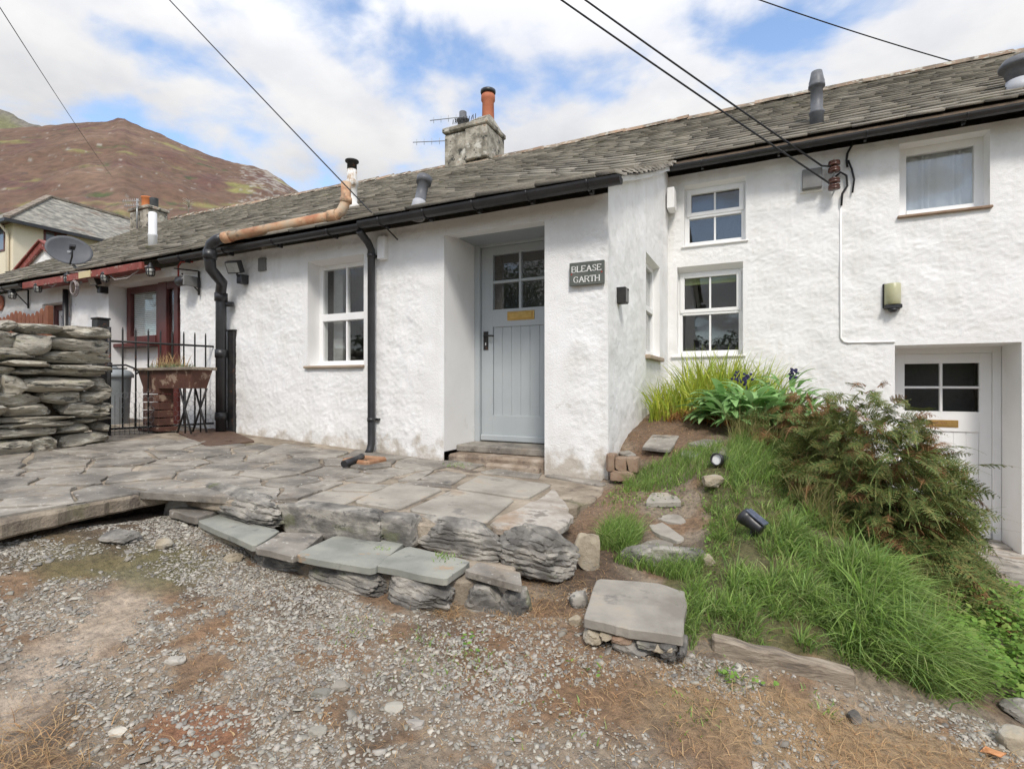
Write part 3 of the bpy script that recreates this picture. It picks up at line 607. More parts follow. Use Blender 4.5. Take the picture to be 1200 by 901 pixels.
# ================= HOUSE SHELL HELPERS =================
DA, DC, XB = 3.86, 6.75, -1.04
def frame_A(a, d, z): return (a, DA+d, z)          # wall facing the yard, d = depth into the wall
def frame_C(a, d, z): return (a, DC+d, z)
def frame_B(a, d, z): return (XB-d, a, z)          # return wall facing right
def wall_grid(W, a0, a1, z0, z1, ops, step, amp, top=None, seed=0, big=.012, ends=(.0, .0)):
    """ops: (a0,a1,z0,z1,margin): openings with a smooth painted margin"""
    A = set(np.round(np.arange(a0, a1, step), 4)) | {a1}; Zs = set(np.round(np.arange(z0, z1, step), 4)) | {z1}
    for o in ops: A |= {o[0], o[1]}; Zs |= {o[2], o[3]}
    def tidy(s, keep):
        l = sorted(s); out = [l[0]]
        for v in l[1:]:
            if v-out[-1] < step*.4:
                if v in keep: out[-1] = v
                continue
            out.append(v)
        return np.array(out)
    A = tidy(A, {v for o in ops for v in o[:2]} | {a1}); Zs = tidy(Zs, {v for o in ops for v in o[2:4]} | {z1})
    AA, ZZ = np.meshgrid(A, Zs); fade = np.ones(AA.shape); fb = np.ones(AA.shape)
    for o in ops:
        dx = np.maximum(np.maximum(o[0]-AA, AA-o[1]), 0); dz = np.maximum(np.maximum(o[2]-ZZ, ZZ-o[3]), 0); d = np.hypot(dx, dz)
        fade = np.minimum(fade, np.clip((d-o[4])/.04, .0, 1)); fb = np.minimum(fb, np.clip(d/.25, 0, 1))
    if ends[0]: fb = np.minimum(fb, np.clip((AA-a0)/.1, 0, 1)); fade = np.minimum(fade, np.clip((AA-a0)/.03, 0, 1))
    if ends[1]: fb = np.minimum(fb, np.clip((a1-AA)/.1, 0, 1)); fade = np.minimum(fade, np.clip((a1-AA)/.03, 0, 1))
    s = seed*17.3
    lump = .75*fbm(AA*31+s, ZZ*31, s, 2)+.55*fbm(AA*13+s, ZZ*15, s+4, 2)*(fbm(AA*.9, ZZ*.9, s, 2)+.35); lump = np.maximum(lump, -.22)
    disp = amp*(.12+.88*fade)*lump+big*fb*fbm(AA*1.5+s, ZZ*1.5, s+2, 3)+.006*fb*fbm(AA*5+s, ZZ*6, s+7, 2)
    if top is not None: ZZ = np.minimum(ZZ, top(AA))
    P = np.stack(np.broadcast_arrays(*W(AA, -disp, ZZ)), -1).reshape(-1, 3)
    ny, nx = AA.shape; I = np.arange(nx*ny).reshape(ny, nx)
    ca, cz = (A[:-1]+A[1:])/2, (Zs[:-1]+Zs[1:])/2; CA, CZ = np.meshgrid(ca, cz); keep = np.ones(CA.shape, bool)
    for o in ops: keep &= ~((CA > o[0]) & (CA < o[1]) & (CZ > o[2]) & (CZ < o[3]))
    if top is not None: keep &= CZ < top(CA)+step
    Q = np.stack([I[:-1, :-1], I[:-1, 1:], I[1:, 1:], I[1:, :-1]], -1)[keep]
    return P, Q
def join_grids(name, gs, mat, parent):
    V = []; Qs = []; o = 0
    for P, Q in gs: V.append(P); Qs.append(Q+o); o += len(P)
    return npmesh(name, np.concatenate(V), np.concatenate(Qs), mat, parent, smooth=True)
def wbox(mb, W, a0, a1, d0, d1, z0, z1, mi=0):
    vs = [W(a, d, z) for z in (z0, z1) for d in (d0, d1) for a in (a0, a1)]
    mb.add(vs, [(0, 2, 3, 1), (4, 5, 7, 6), (0, 1, 5, 4), (2, 6, 7, 3), (0, 4, 6, 2), (1, 3, 7, 5)], mi); return mb
def reveal(mb, W, a0, a1, z0, z1, dep, rise=0, sill=True, splay=0):
    """inner faces of an opening; the soffit may rise to the back"""
    def q(*p): mb.add([W(*x) for x in p], [(0, 1, 2, 3)])
    q((a0, 0, z0), (a0, 0, z1), (a0+splay, dep, z1+rise), (a0+splay, dep, z0)); q((a1, 0, z0), (a1-splay, dep, z0), (a1-splay, dep, z1+rise), (a1, 0, z1))
    q((a0, 0, z1), (a1, 0, z1), (a1-splay, dep, z1+rise), (a0+splay, dep, z1+rise))
    if sill: q((a0, 0, z0), (a0+splay, dep, z0+.01), (a1-splay, dep, z0+.01), (a1, 0, z0))
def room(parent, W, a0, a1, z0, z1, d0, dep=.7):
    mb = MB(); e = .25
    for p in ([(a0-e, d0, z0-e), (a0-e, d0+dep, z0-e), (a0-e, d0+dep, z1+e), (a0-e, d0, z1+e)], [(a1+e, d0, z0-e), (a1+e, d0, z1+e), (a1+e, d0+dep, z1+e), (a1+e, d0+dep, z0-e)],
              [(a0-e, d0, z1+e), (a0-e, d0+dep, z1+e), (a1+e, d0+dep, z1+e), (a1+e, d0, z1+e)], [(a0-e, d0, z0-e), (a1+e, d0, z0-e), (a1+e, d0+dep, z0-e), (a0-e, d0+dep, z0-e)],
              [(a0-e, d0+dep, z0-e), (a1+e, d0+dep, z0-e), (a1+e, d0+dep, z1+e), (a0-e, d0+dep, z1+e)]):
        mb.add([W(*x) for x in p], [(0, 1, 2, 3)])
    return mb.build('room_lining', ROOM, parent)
def sash(parent, W, a0, a1, z0, z1, d, fw=.05, mw=.022, cols=2, trans=None, transw=.055, mat=None, name='window', rows2=1, lap=0):
    """window: frame mesh with panes and a room lining as sub-parts"""
    mat = mat or CASEMENT; mb = MB()
    wbox(mb, W, a0, a0+fw, d, d+.07, z0, z1); wbox(mb, W, a1-fw, a1, d, d+.07, z0, z1)
    wbox(mb, W, a0+fw, a1-fw, d+.002, d+.07, z1-fw, z1); wbox(mb, W, a0+fw, a1-fw, d-.012, d+.07, z0, z0+fw*1.1)
    lights = [(z0+fw*1.1, z1-fw)] if trans is None else [(z0+fw*1.1, trans-transw/2), (trans+transw/2, z1-fw)]
    if trans is not None: wbox(mb, W, a0+fw, a1-fw, d-.008, d+.07, trans-transw/2, trans+transw/2)
    panes = []
    for k, (l0, l1) in enumerate(lights):
        inset = fw*.45 if k == 1 and lap else 0
        if inset:   # opening casement standing proud of the frame
            wbox(mb, W, a0+fw*.5, a0+fw+inset, d-.018, d+.03, l0-.02, l1+.02); wbox(mb, W, a1-fw-inset, a1-fw*.5, d-.018, d+.03, l0-.02, l1+.02)
            wbox(mb, W, a0+fw+inset, a1-fw-inset, d-.0175, d+.03, l1-inset, l1+.0195); wbox(mb, W, a0+fw+inset, a1-fw-inset, d-.0175, d+.03, l0-.0195, l0+inset)
        b0, b1 = a0+fw+inset, a1-fw-inset; m0, m1 = l0+inset, l1-inset
        for c in range(1, cols):
            x = b0+(b1-b0)*c/cols; wbox(mb, W, x-mw/2, x+mw/2, d+.004, d+.05, m0, m1)
        for c in range(cols):
            panes.append((b0+(b1-b0)*c/cols+(mw/2 if c else 0), b0+(b1-b0)*(c+1)/cols-(mw/2 if c < cols-1 else 0), m0, m1))
    fr = mb.build(name, mat, parent, bevel=.003)
    for p in panes:
        wbox(MB(), W, p[0]-.004, p[1]+.004, d+.026, d+.032, p[2]-.004, p[3]+.004).build('pane', GLASS, fr)
    return fr
# ---- roof surface ----
EZ, EY, RY = 1.49, 3.60, 9.6
def ridge_z(x): return np.interp(x, [-16.5, -9.4, -4.6, 1.3, 6], [5.05, 4.88, 4.74, 4.70, 4.60])
def roof_z(x, y):
    x = np.asarray(x, float); y = np.asarray(y, float); H = ridge_z(x)
    za = EZ+(H-EZ)/(RY-EY)*(y-EY)
    zc = np.where(y < 6.5, EZ+.412*(y-EY), EZ+.412*2.9+(H-(EZ+.412*2.9))/(RY-6.5)*(y-6.5))
    w = np.clip((x+5.0)/4.0, 0, 1); w = w*w*(3-2*w)
    return za*(1-w)+zc*w+.015*fbm(x*.7, y*.9, 3, 2)
def eave_y(x): return EY if x < -.93 else 6.52
def slates(name, x0f, x1f, mat, parent, seed, y_max=RY):
    rs = random.Random(seed); V = []; Fq = []; y = EY; g = .21
    while y < y_max-.02:
        x0, x1 = x0f(y), x1f(y); x = x0-rs.uniform(0, .15); wmean = .46*g/.20+.04
        while x < x1:
            w = wmean*rs.uniform(.6, 1.45); xa, xb = max(x, x0), min(x+w, x1); x += w
            if xb-xa < .05: continue
            if y < eave_y((xa+xb)/2)-.001: continue
            th = rs.uniform(.022, .036); ya = y+rs.uniform(-.012, .012); yb = min(y+g*1.9, RY+.02); tl = rs.uniform(-.006, .006)
            e = .002; j = [rs.uniform(-.006, .006) for _ in range(2)]
            pts = []
            for xx, yy, up in ((xa+e, ya+j[0], th+.016+tl), (xb-e, ya+j[1], th+.016-tl), (xb-e, yb, .004), (xa+e, yb, .004)): pts.append((xx, yy, up))
            o = len(V)
            for xx, yy, up in pts: V.append((xx, yy, up))
            for q_, (xx, yy, up) in enumerate(pts): V.append((xx, yy+(.025 if q_ < 2 else 0), up-th))
            Fq += [(o, o+1, o+2, o+3), (o+4, o+5, o+1, o), (o+1, o+5, o+6, o+2), (o+4, o, o+3, o+7)]
        y += g*rs.uniform(.93, 1.07); g = max(.13, g*.980)
    V = np.array(V); V[:, 2] += roof_z(V[:, 0], V[:, 1])
    return npmesh(name, V, np.array(Fq), mat, parent)
def deck(name, x0f, x1f, parent, mat, n=40):
    ys = np.linspace(EY+.03, RY, 30); V = []; 
    for y in ys:
        for i in range(n+1): V.append((x0f(y)+(x1f(y)-x0f(y))*i/n, y, 0))
    V = np.array(V); V[:, 2] = roof_z(V[:, 0], V[:, 1])-.025
    Q = [(r*(n+1)+i, r*(n+1)+i+1, (r+1)*(n+1)+i+1, (r+1)*(n+1)+i) for r in range(29) for i in range(n)]
    Q = [q for q in Q if V[q[0]][1] > eave_y(V[q[1]][0])-.01]
    return npmesh(name, V, np.array(Q), mat, parent)
def ridge(name, x0, x1, mat, parent, seed):
    rs = random.Random(seed); mb = MB(); x = x0
    while x < x1:
        L = rs.uniform(.30, .48); z = float(ridge_z(x))+rs.uniform(-.012, .012); n = 7; xb = min(x+L, x1)
        prof = [(-.17, -.085), (-.10, .0), (-.03, .035), (.03, .035), (.10, .0), (.17, -.085)]
        vs = [(xx, RY+a+rs.uniform(-.006, .006), z+b+.03+dz) for xx, dz in ((x, 0), (xb+.015, rs.uniform(-.012, .012))) for a, b in prof]
        k = len(prof); mb.add(vs, [(i, i+1, k+i+1, k+i) for i in range(k-1)]+[tuple(range(k-1, -1, -1)), tuple(range(k, 2*k))]); x += L
    return mb.build(name, mat, parent, recalc=False)
def gutter(name, x0, x1, y, z, parent, r=.058, mat=None, nb=5, sag=0):
    mb = MB(); n = 9; prof = [(math.cos(math.pi+math.pi*i/n), math.sin(math.pi+math.pi*i/n)) for i in range(n+1)]
    prof = [(a*r, b*r) for a, b in prof]+[(a*(r-.006), b*(r-.006)) for a, b in reversed(prof)]
    k = len(prof); vs = [(x, y+a, zz+b) for x, zz in ((x0, z), ((x0+x1)/2, z-sag), (x1, z)) for a, b in prof]
    fs = [(s*k+i, s*k+(i+1) % k, (s+1)*k+(i+1) % k, (s+1)*k+i) for s in range(2) for i in range(k)]
    mb.add(vs, fs)
    for x in (x0, x1): mb.add([(x, y+a*1.0, z+b*1.0) for a, b in prof[:n+1]], [tuple(range(n+1))])
    g = mb.build(name, mat or BLACKP, parent)
    for i in range(nb):
        x = x0+(x1-x0)*(i+.5)/nb; m2 = MB()
        pr = [(math.cos(math.pi+math.pi*j/n)*(r+.004), math.sin(math.pi+math.pi*j/n)*(r+.004)) for j in range(n+1)]
        m2.tube([(x, y+a, z+b) for a, b in pr], .006, 5); m2.box(x-.012, x+.012, y+r, y+r+.05, z-.06, z+.02)
        m2.build('bracket', mat or BLACKP, g)
    return g
# ================= MAIN COTTAGE =================
cot = empty('cottage', (-2.0, 4.0, -.7), 'long whitewashed cottage with slate roof and pale grey front door', 'cottage')
XL = -6.33
opsA = [(-2.534, -1.566, -1.2, 1.33, .20), (-4.21, -3.46, .19, 1.27, .035)]
topA = lambda a: np.full(np.shape(a), 1.47)
topB = lambda a: np.where(a < 6.5, roof_z(-1.02, a)-.03, 2.66)
opsB = [(5.32, 6.13, .31, 1.36, .03)]
opsC = [(-.93, -.17, .36, 1.48, .03), (-.845, -.14, 1.73, 2.50, .03), (1.36, 2.104, 1.80, 2.575, .05), (1.32, 2.344, -2.0, .42, .03)]
g1 = wall_grid(frame_A, XL, XB, -.95, 1.47, opsA, .0125, .0068, topA, 1, ends=(0, 1))
g2 = wall_grid(frame_B, DA, DC, -.95, 2.7, opsB, .0155, .0045, topB, 2, ends=(1, 1))
g3 = wall_grid(frame_C, XB, 4.6, -2.0, 2.64, opsC, .0155, .009, None, 3, ends=(1, 0))
wall = join_grids('wall', [g1, g2, g3], WHITEWASH, cot)
for fr_, o_, dep_, rise_, sill_ in ((frame_A, (-2.534, -1.566, -.60, 1.33), .58, .09, False), (frame_A, (-4.21, -3.46, .19, 1.27), .16, -.02, True), (frame_B, (5.32, 6.13, .31, 1.36), .075, -.02, True),
        (frame_C, (-.93, -.17, .36, 1.48), .12, -.06, True), (frame_C, (-.845, -.14, 1.73, 2.50), .10, -.03, True), (frame_C, (1.36, 2.104, 1.80, 2.575), .17, 0, True), (frame_C, (1.32, 2.344, -1.9, .42), .50, -.01, False)):
    mb = MB(); reveal(mb, fr_, *o_, dep_, rise=rise_, sill=sill_); mb.build('opening_reveal', SMOOTHW, cot)
# end walls and back (rarely seen)
mb = MB(); mb.box(XL, 4.6, 15.4, 15.6, -2, 1.6)
for xx in (4.6,):
    mb.add([(xx, DC, -2), (xx, 15.5, -2), (xx, 15.5, 1.6), (xx, RY, 4.55), (xx, 6.5, 2.6), (xx, DC, 2.6)], [(0, 1, 2, 3, 4, 5)])
mb.build('rear_wall', WHITEWASH, cot)
mb = MB(); mb.add([(-16.2, RY, 5.03), (5, RY, 4.58), (5, 15.8, 1.5), (-16.2, 15.8, 1.5)], [(0, 1, 2, 3)])
# roof
xr = lambda y: -.925 if y < 6.5 else 4.9
roof = slates('roof', lambda y: XL, xr, SLATE, cot, 21)
deck('roof_boarding', lambda y: XL, lambda y: 4.9, roof, EARTH, 90)
mb.build('rear_slope', SLATE, roof)
ridge('ridge_tiles', XL, 5.0, RIDGE, roof, 5)
# verge fillet on the return wall
mb = MB(); pv = [Vector((-.955, y, float(roof_z(-.96, y))+.0)) for y in np.linspace(3.62, 6.5, 14)]
for p, q in zip(pv[:-1], pv[1:]): mb.add([p+Vector((-.08, 0, -.07)), p+Vector((-.02, 0, -.07)), p+Vector((-.02, 0, -.015)), p+Vector((-.08, 0, -.015)), q+Vector((-.08, 0, -.07)), q+Vector((-.02, 0, -.07)), q+Vector((-.02, 0, -.015)), q+Vector((-.08, 0, -.015))],
          [(0, 1, 5, 4), (1, 2, 6, 5), (2, 3, 7, 6), (3, 0, 4, 7)])
mb.build('verge_fillet', WHITEWASH, roof)
# gutters and downpipe
gutter('gutter', -6.3, -3.28, 3.62, 1.46, cot, .047, nb=4)
gutter('gutter', -3.27, -.88, 3.61, 1.475, cot, .056, nb=5)
gutter('gutter', -1.02, 4.7, 6.48, 2.655, cot, .054, nb=7)
mb = MB(); X = -3.30
mb.tube([(X, 3.62, 1.41), (X, 3.66, 1.38), (X, 3.74, 1.33), (X, 3.785, 1.27), (X, 3.785, -.56), (X, 3.765, -.62), (X-.01, 3.74, -.66)], .035, 12)
for z in (1.20, -.35): mb.tube([(X, 3.785, z), (X, 3.785, z+.035)], .039, 12); mb.box(X-.05, X+.05, 3.825, 3.87, z+.008, z+.028)
mb.build('downpipe', BLACKP, cot)
mb = MB().box(-3.25, -3.16, 3.80, 3.87, 1.18, 1.40); mb.build('wall_block', SMOOTHW, cot, bevel=.008)
mb = MB().box(-1.02, -.93, 6.50, 6.72, 2.16, 2.42); mb.build('eave_box', SMOOTHW, cot, bevel=.01)
# windows of the cottage
w = sash(cot, frame_A, -4.215, -3.455, .185, 1.262, .16, fw=.055, trans=.70, transw=.075)
wbox(MB(), frame_A, -4.24, -3.45, -.035, .15, .165, .192).build('sill', RENDERB, w, bevel=.006)
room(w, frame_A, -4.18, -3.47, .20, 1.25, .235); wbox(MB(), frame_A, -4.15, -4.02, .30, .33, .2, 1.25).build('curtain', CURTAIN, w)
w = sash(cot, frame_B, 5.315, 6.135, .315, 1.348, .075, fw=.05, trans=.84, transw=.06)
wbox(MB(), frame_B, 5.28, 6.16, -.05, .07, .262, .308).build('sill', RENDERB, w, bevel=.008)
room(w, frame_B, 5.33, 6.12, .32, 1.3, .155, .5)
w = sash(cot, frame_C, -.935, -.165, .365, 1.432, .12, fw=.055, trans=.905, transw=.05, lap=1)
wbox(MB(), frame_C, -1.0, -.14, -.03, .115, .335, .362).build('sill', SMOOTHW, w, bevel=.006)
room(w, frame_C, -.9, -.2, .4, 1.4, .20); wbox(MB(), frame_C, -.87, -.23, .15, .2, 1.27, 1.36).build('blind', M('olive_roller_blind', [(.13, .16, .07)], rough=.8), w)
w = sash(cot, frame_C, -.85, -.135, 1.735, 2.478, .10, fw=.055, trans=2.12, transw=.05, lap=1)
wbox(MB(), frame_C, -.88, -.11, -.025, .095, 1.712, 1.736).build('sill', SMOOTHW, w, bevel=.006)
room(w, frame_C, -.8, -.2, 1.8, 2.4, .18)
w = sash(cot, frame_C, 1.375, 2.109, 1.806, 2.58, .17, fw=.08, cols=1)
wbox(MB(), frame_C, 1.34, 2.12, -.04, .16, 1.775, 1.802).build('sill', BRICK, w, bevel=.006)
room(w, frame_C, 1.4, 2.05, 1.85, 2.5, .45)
xs = np.linspace(1.43, 2.04, 90); mbn = MB()
for i in range(len(xs)): 
    dd = .345+.012*math.sin(xs[i]*70+math.sin(xs[i]*23)*2)
    mbn.v += [(xs[i], DC+dd-.085, 1.85), (xs[i], DC+dd-.085, 2.55)]; mbn.n += 2
for i in range(len(xs)-1): mbn.f.append((2*i, 2*i+2, 2*i+3, 2*i+1)); mbn.m.append(0); mbn.smooth.append(True)
mbn.build('net_curtain', NET, w, recalc=False)
# ---- grey front door ----
door = empty('door', (-2.05, 4.44, -.56), None, None); door.parent = cot; door.location = Vector((-2.05, 4.44, -.56))-cot.location
door['label'] = 'pale grey boarded front door with four small panes'
def dpart(mb, name, mat, par=None, **k): return mb.build(name, mat, par or door, **k)
def leaf(W, a0, a1, z0, z1, d, g, boards, mat, par, rails):
    """framed leaf with glazing g=(a0,a1,z0,z1) and a boarded panel"""
    mb = MB(); st = .09
    wbox(mb, W, a0, g[0], d, d+.045, z0, z1); wbox(mb, W, g[1], a1, d, d+.045, z0, z1)
    wbox(mb, W, g[0], g[1], d, d+.045, g[3], z1); wbox(mb, W, g[0], g[1], d, d+.045, rails[1], g[2]); wbox(mb, W, g[0], g[1], d, d+.045, z0, rails[0])
    n = boards; wd = (g[1]-g[0])/n
    for i in range(n): wbox(mb, W, g[0]+i*wd+.0035, g[0]+(i+1)*wd-.0035, d+.014, d+.035, rails[0]-.01, rails[1]+.01)
    wbox(mb, W, g[0], g[1], d+.019, d+.034, rails[0]-.01, rails[1]+.01)
    lf = mb.build('door_leaf', mat, par, bevel=.002)
    mb = MB(); ca, cz = (g[0]+g[1])/2, (g[2]+g[3])/2
    wbox(mb, W, ca-.0125, ca+.0125, d-.004, d+.04, g[2], g[3]); wbox(mb, W, g[0], ca-.0125, d-.003, d+.04, cz-.0125, cz+.0125); wbox(mb, W, ca+.0125, g[1], d-.003, d+.04, cz-.0125, cz+.0125)
    mb.build('glazing_bars', mat, par, bevel=.003)
    for p in ((g[0], ca-.0125), (ca+.0125, g[1])):
        for q in ((g[2], cz-.0125), (cz+.0125, g[3])): wbox(MB(), W, p[0]-.002, p[1]+.002, d+.02, d+.026, q[0]-.002, q[1]+.002).build('pane', GLASS, par)
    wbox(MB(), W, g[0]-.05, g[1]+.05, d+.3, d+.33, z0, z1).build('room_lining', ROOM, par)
    return lf
mb = MB(); wbox(mb, frame_A, -2.533, -2.475, .54, .66, -.58, 1.43); wbox(mb, frame_A, -1.625, -1.567, .54, .66, -.58, 1.43); wbox(mb, frame_A, -2.475, -1.625, .541, .66, 1.345, 1.43)
dpart(mb, 'door_frame', GREYPAINT, bevel=.004)
leaf(frame_A, -2.472, -1.628, -.555, 1.342, .575, (-2.345, -1.755, .73, 1.265), 6, GREYPAINT, door, (-.30, .56))
mb = MB(); wbox(mb, frame_A, -2.47, -1.63, .545, .575, -.55, -.49); dpart(mb, 'weather_bar', GREYPAINT, bevel=.008)
def letter_plate(W, a0, a1, z0, z1, d, par):
    mb = MB(); wbox(mb, W, a0, a1, d-.008, d, z0, z1); wbox(mb, W, a0+.02, a1-.02, d-.016, d-.008, z0+.014, z1-.014); return mb.build('letter_plate', BRASS, par, bevel=.003)
letter_plate(frame_A, -2.185, -1.90, .615, .70, .575, door)
mb = MB(); wbox(mb, frame_A, -2.445, -2.395, .567, .575, .34, .52)
mb.tube([frame_A(-2.42, .567, .475), frame_A(-2.42, .53, .475), frame_A(-2.41, .522, .475), frame_A(-2.33, .522, .472), frame_A(-2.31, .527, .468)], .009, 8)
dpart(mb, 'handle', DKMETAL)
mb = MB(); wbox(mb, frame_A, -2.424, -2.416, .5655, .568, .385, .41); dpart(mb, 'keyhole', CASEMENT)
mb = MB(); wbox(mb, frame_A, -2.532, -1.568, .22, .54, 1.366, 1.374); dpart(mb, 'soffit_board', SOFFITP)
mb = MB(); wbox(mb, frame_A, -2.532, -1.57, .20, .70, -.62, -.558)
dpart(mb, 'slate_threshold', FLAG, bevel=.008)
# concrete step under it (fills the recess and meets the terrace)
mb = MB(); wbox(mb, frame_A, -2.52, -1.57, .03, .7, -1.0, -.622); o = dpart(mb, 'concrete_sill', TANCONC, bevel=.02)
mb = MB(); wbox(mb, frame_A, -2.1, -1.60, -.05, .028, -1.0, -.665); dpart(mb, 'concrete_sill', TANCONC, bevel=.02)
# ---- white side door ----
wd = empty('door', (1.9, 7.25, -1.7), None, None); wd.parent = cot; wd.location = Vector((1.9, 7.25, -1.7))-cot.location
wd['label'] = 'white boarded side door with four dark panes and brass letter plate'
mb = MB(); wbox(mb, frame_C, 1.322, 1.40, .46, .56, -1.7, .415); wbox(mb, frame_C, 2.27, 2.342, .46, .56, -1.7, .415); wbox(mb, frame_C, 1.40, 2.27, .461, .56, .345, .415)
dpart(mb, 'door_frame', CASEMENT, wd, bevel=.004)
leaf(frame_C, 1.402, 2.268, -1.665, .343, .48, (1.505, 2.165, -.30, .235), 6, CASEMENT, wd, (-1.38, -.52))
letter_plate(frame_C, 1.70, 1.985, -.475, -.395, .48, wd)
mb = MB(); wbox(mb, frame_C, 1.42, 2.25, .435, .48, -1.66, -1.57); dpart(mb, 'weather_bar', CASEMENT, wd, bevel=.01)
mb = MB(); wbox(mb, frame_C, 1.325, 2.34, .18, .55, -1.9, -1.668); dpart(mb, 'stone_threshold', CONC, wd, bevel=.012)
# ---- chimney ----
ch = MB()
x0, x1, y0, y1 = -6.03, -4.99, 9.20, 9.98
ch.box(x0, x0+.52, y0, y1, 4.0, 5.30); ch.box(x0+.52, x1, y0-.035, y1, 4.66, 5.32); ch.box(x0+.50, x1-.012, y0+.04, y1-.01, 4.0, 4.66)
chim = ch.build('chimney', STONECHIM, cot, bevel=.02)
mb = MB().box(x0-.03, x1+.03, y0-.06, y1+.03, 5.325, 5.43); mb.build('coping', STONECHIM, chim, bevel=.02)
mb = MB(); mb.add([(x0+.62, y0-.03, 5.45), (x1-.02, y0-.03, 5.45), (x1-.02, y1, 5.45), (x0+.62, y1, 5.45), (x0+.66, y0+.3, 5.68), (x1-.10, y0+.3, 5.68), (x1-.10, y1-.35, 5.68), (x0+.66, y1-.35, 5.68)], [(0, 1, 2, 3), (4, 5, 6, 7), (0, 1, 5, 4), (1, 2, 6, 5), (2, 3, 7, 6), (3, 0, 4, 7)])
mb.build('mortar_flaunching', STONECHIM, chim, bevel=.02)
mb = MB().box(x0+.46, x1+.03, y0-.02, y1, 4.25, 4.60); mb.box(x0-.02, x0+.46, y0-.022, y0+.1, 4.25, 4.50); mb.build('flashing', RENDERB, chim, bevel=.01)
pr = at_Y(572, 137, 9.72); MB().lathe((pr.x, pr.y, 5.45), [(.135, 0), (.135, .1), (.125, .62), (.15, .66), (.15, .76), (.13, .78), (.13, .80)], 20).build('chimney_pot', POTRED, chim)
MB().lathe((pr.x, pr.y, 6.25), [(.155, 0), (.165, .03), (.165, .07), (.11, .075)], 20).build('pot_cap', BLACKP, chim)
pd = at_Y(542.5, 140, 9.5); MB().lathe((pd.x, pd.y, 5.45), [(.115, 0), (.115, .22), (.14, .23), (.14, .26), (.08, .27), (.08, .42), (.07, .43)], 20).build('chimney_pot', GREYP, chim)
mb = MB()
for xx in np.linspace(x0+.25, x1-.25, 12): mb.tube([(xx, y0-.06, 5.45), (xx+random.uniform(-.05, .05), y0-.08, 5.52+random.uniform(0, .05))], .008, 5)
mb.build('bird_spikes', DKMETAL, chim)
def yagi(name, bp, tip, parent, n=6, mat=None):
    b, t = Vector(bp), Vector(tip); mb = MB().tube([b, t], .010, 6)
    for i in range(n):
        p = b+(t-b)*(i+.5)/n; mb.tube([p+Vector((0, 0, -.075)), p+Vector((0, 0, .075))], .005, 5)
    return mb.build(name, mat or GALV, parent)
pole = MB().tube([(x0+.1, y1+.02, 4.6), (x0+.1, y1+.02, 5.55)], .02, 8).build('aerial_pole', GALV, cot)
yagi('aerial', (x0+.1, y1+.02, at_Y(525, 142, y1).z), at_Y(504, 141.5, y1+.1), pole, 5)
yagi('aerial', (x0+.1, y1+.02, at_Y(521, 170, y1).z), at_Y(484, 167, y1+.1), pole, 7)
# ---- flues and soil pipe on the roof ----
def rz(x, y): return float(roof_z(x, y))
b = at_Y(412.5, 246, 5.0); z = rz(b.x, 5.0)
fl = MB().lathe((b.x, 5.0, z-.06), [(.10, 0), (.10, .10), (.065, .13), (.065, .34), (.078, .35), (.078, .40), (.062, .43), (.06, .55)], 20).build('flue', WHITEFLUE, cot)
MB().lathe((b.x, 5.0, z+.49), [(.06, 0), (.06, .09), (.085, .10), (.085, .118), (.05, .13)], 20).build('flue_cap', DKMETAL, fl)
P = lambda x, y, Y: at_Y(x, y, Y)
elb = P(405, 243, 3.88); top = P(405.5, 214, 3.88); run0 = P(395, 252, 3.80); run1 = P(262, 279, 3.50)
sp = MB().tube([top, Vector((top.x, top.y, elb.z+.06)), Vector((top.x-.012, top.y-.02, elb.z)), (elb+run0)/2, run0, run1], .048, 14)
for p, q in ((Vector((top.x, top.y, elb.z+.09)), Vector((top.x, top.y, elb.z+.04))), (run0, run0+(run1-run0).normalized()*.09), (run1-(run1-run0).normalized()*.09, run1)): sp.tube([p, q], .058, 14)
soil = sp.build('soil_pipe', ORANGEP, cot)
q = lambda x, y, Y: at_Y(x, y, Y)
bx = P(262, 330, 3.78).x
tx_ = P(246, 296, 3.47).x
pts = [run1, P(255, 281, 3.48), P(248, 286, 3.47), P(245.5, 293, 3.47), Vector((tx_, 3.47, P(245, 305, 3.47).z)), P(247, 315, 3.50), P(254, 324, 3.58), P(260, 331, 3.68), Vector((bx, 3.745, P(262, 343, 3.745).z)), Vector((bx, 3.75, .9)), Vector((bx, 3.75, -.55))]
sp = MB().tube(pts, .055, 14)
for p, r in ((Vector((tx_, 3.47, P(245, 304, 3.47).z)), .068), (Vector((bx, 3.75, .93)), .068), (Vector((bx, 3.75, .30)), .064), (Vector((bx, 3.75, -.40)), .064)): sp.tube([p, p+Vector((0, 0, .09))], r, 14)
sp.tube([Vector((bx, 3.75, .90)), Vector((bx+.10, 3.83, .90))], .03, 8)
sp.build('black_soil_stack', BLACKP, soil)
b = at_Y(489, 249, 3.78); t = at_Y(497.5, 210, 3.90); ax = (t-b)
sp = MB().lathe(b-ax.normalized()*.05, [(.065, 0), (.06, .14), (.05, .145), (.05, ax.length), (.068, ax.length), (.072, ax.length+.06), (.04, ax.length+.065)], 18, ax); sp.build('vent_pipe', GREYP, cot)
sp = MB().lathe(b-ax.normalized()*.05, [(.075, 0), (.063, .13), (.062, .16)], 18, ax); sp.build('lead_collar', M('grey_lead', [(.33, .34, .36), (.4, .41, .43)], 8, .6), cot)
b = at_Y(957, 146, 7.23); z = rz(b.x, 7.23)
sp = MB().lathe((b.x, 7.23, z-.05), [(.075, 0), (.075, .18), (.085, .19), (.085, .21), (.066, .22), (.066, .50), (.09, .51), (.09, .54), (.085, .545), (.085, .58), (.078, .60), (.06, .70), (.03, .71)], 22); sp.build('boiler_flue', GREYP, cot)
b = at_Y(1194, 104, 7.1); z = rz(b.x, 7.1)
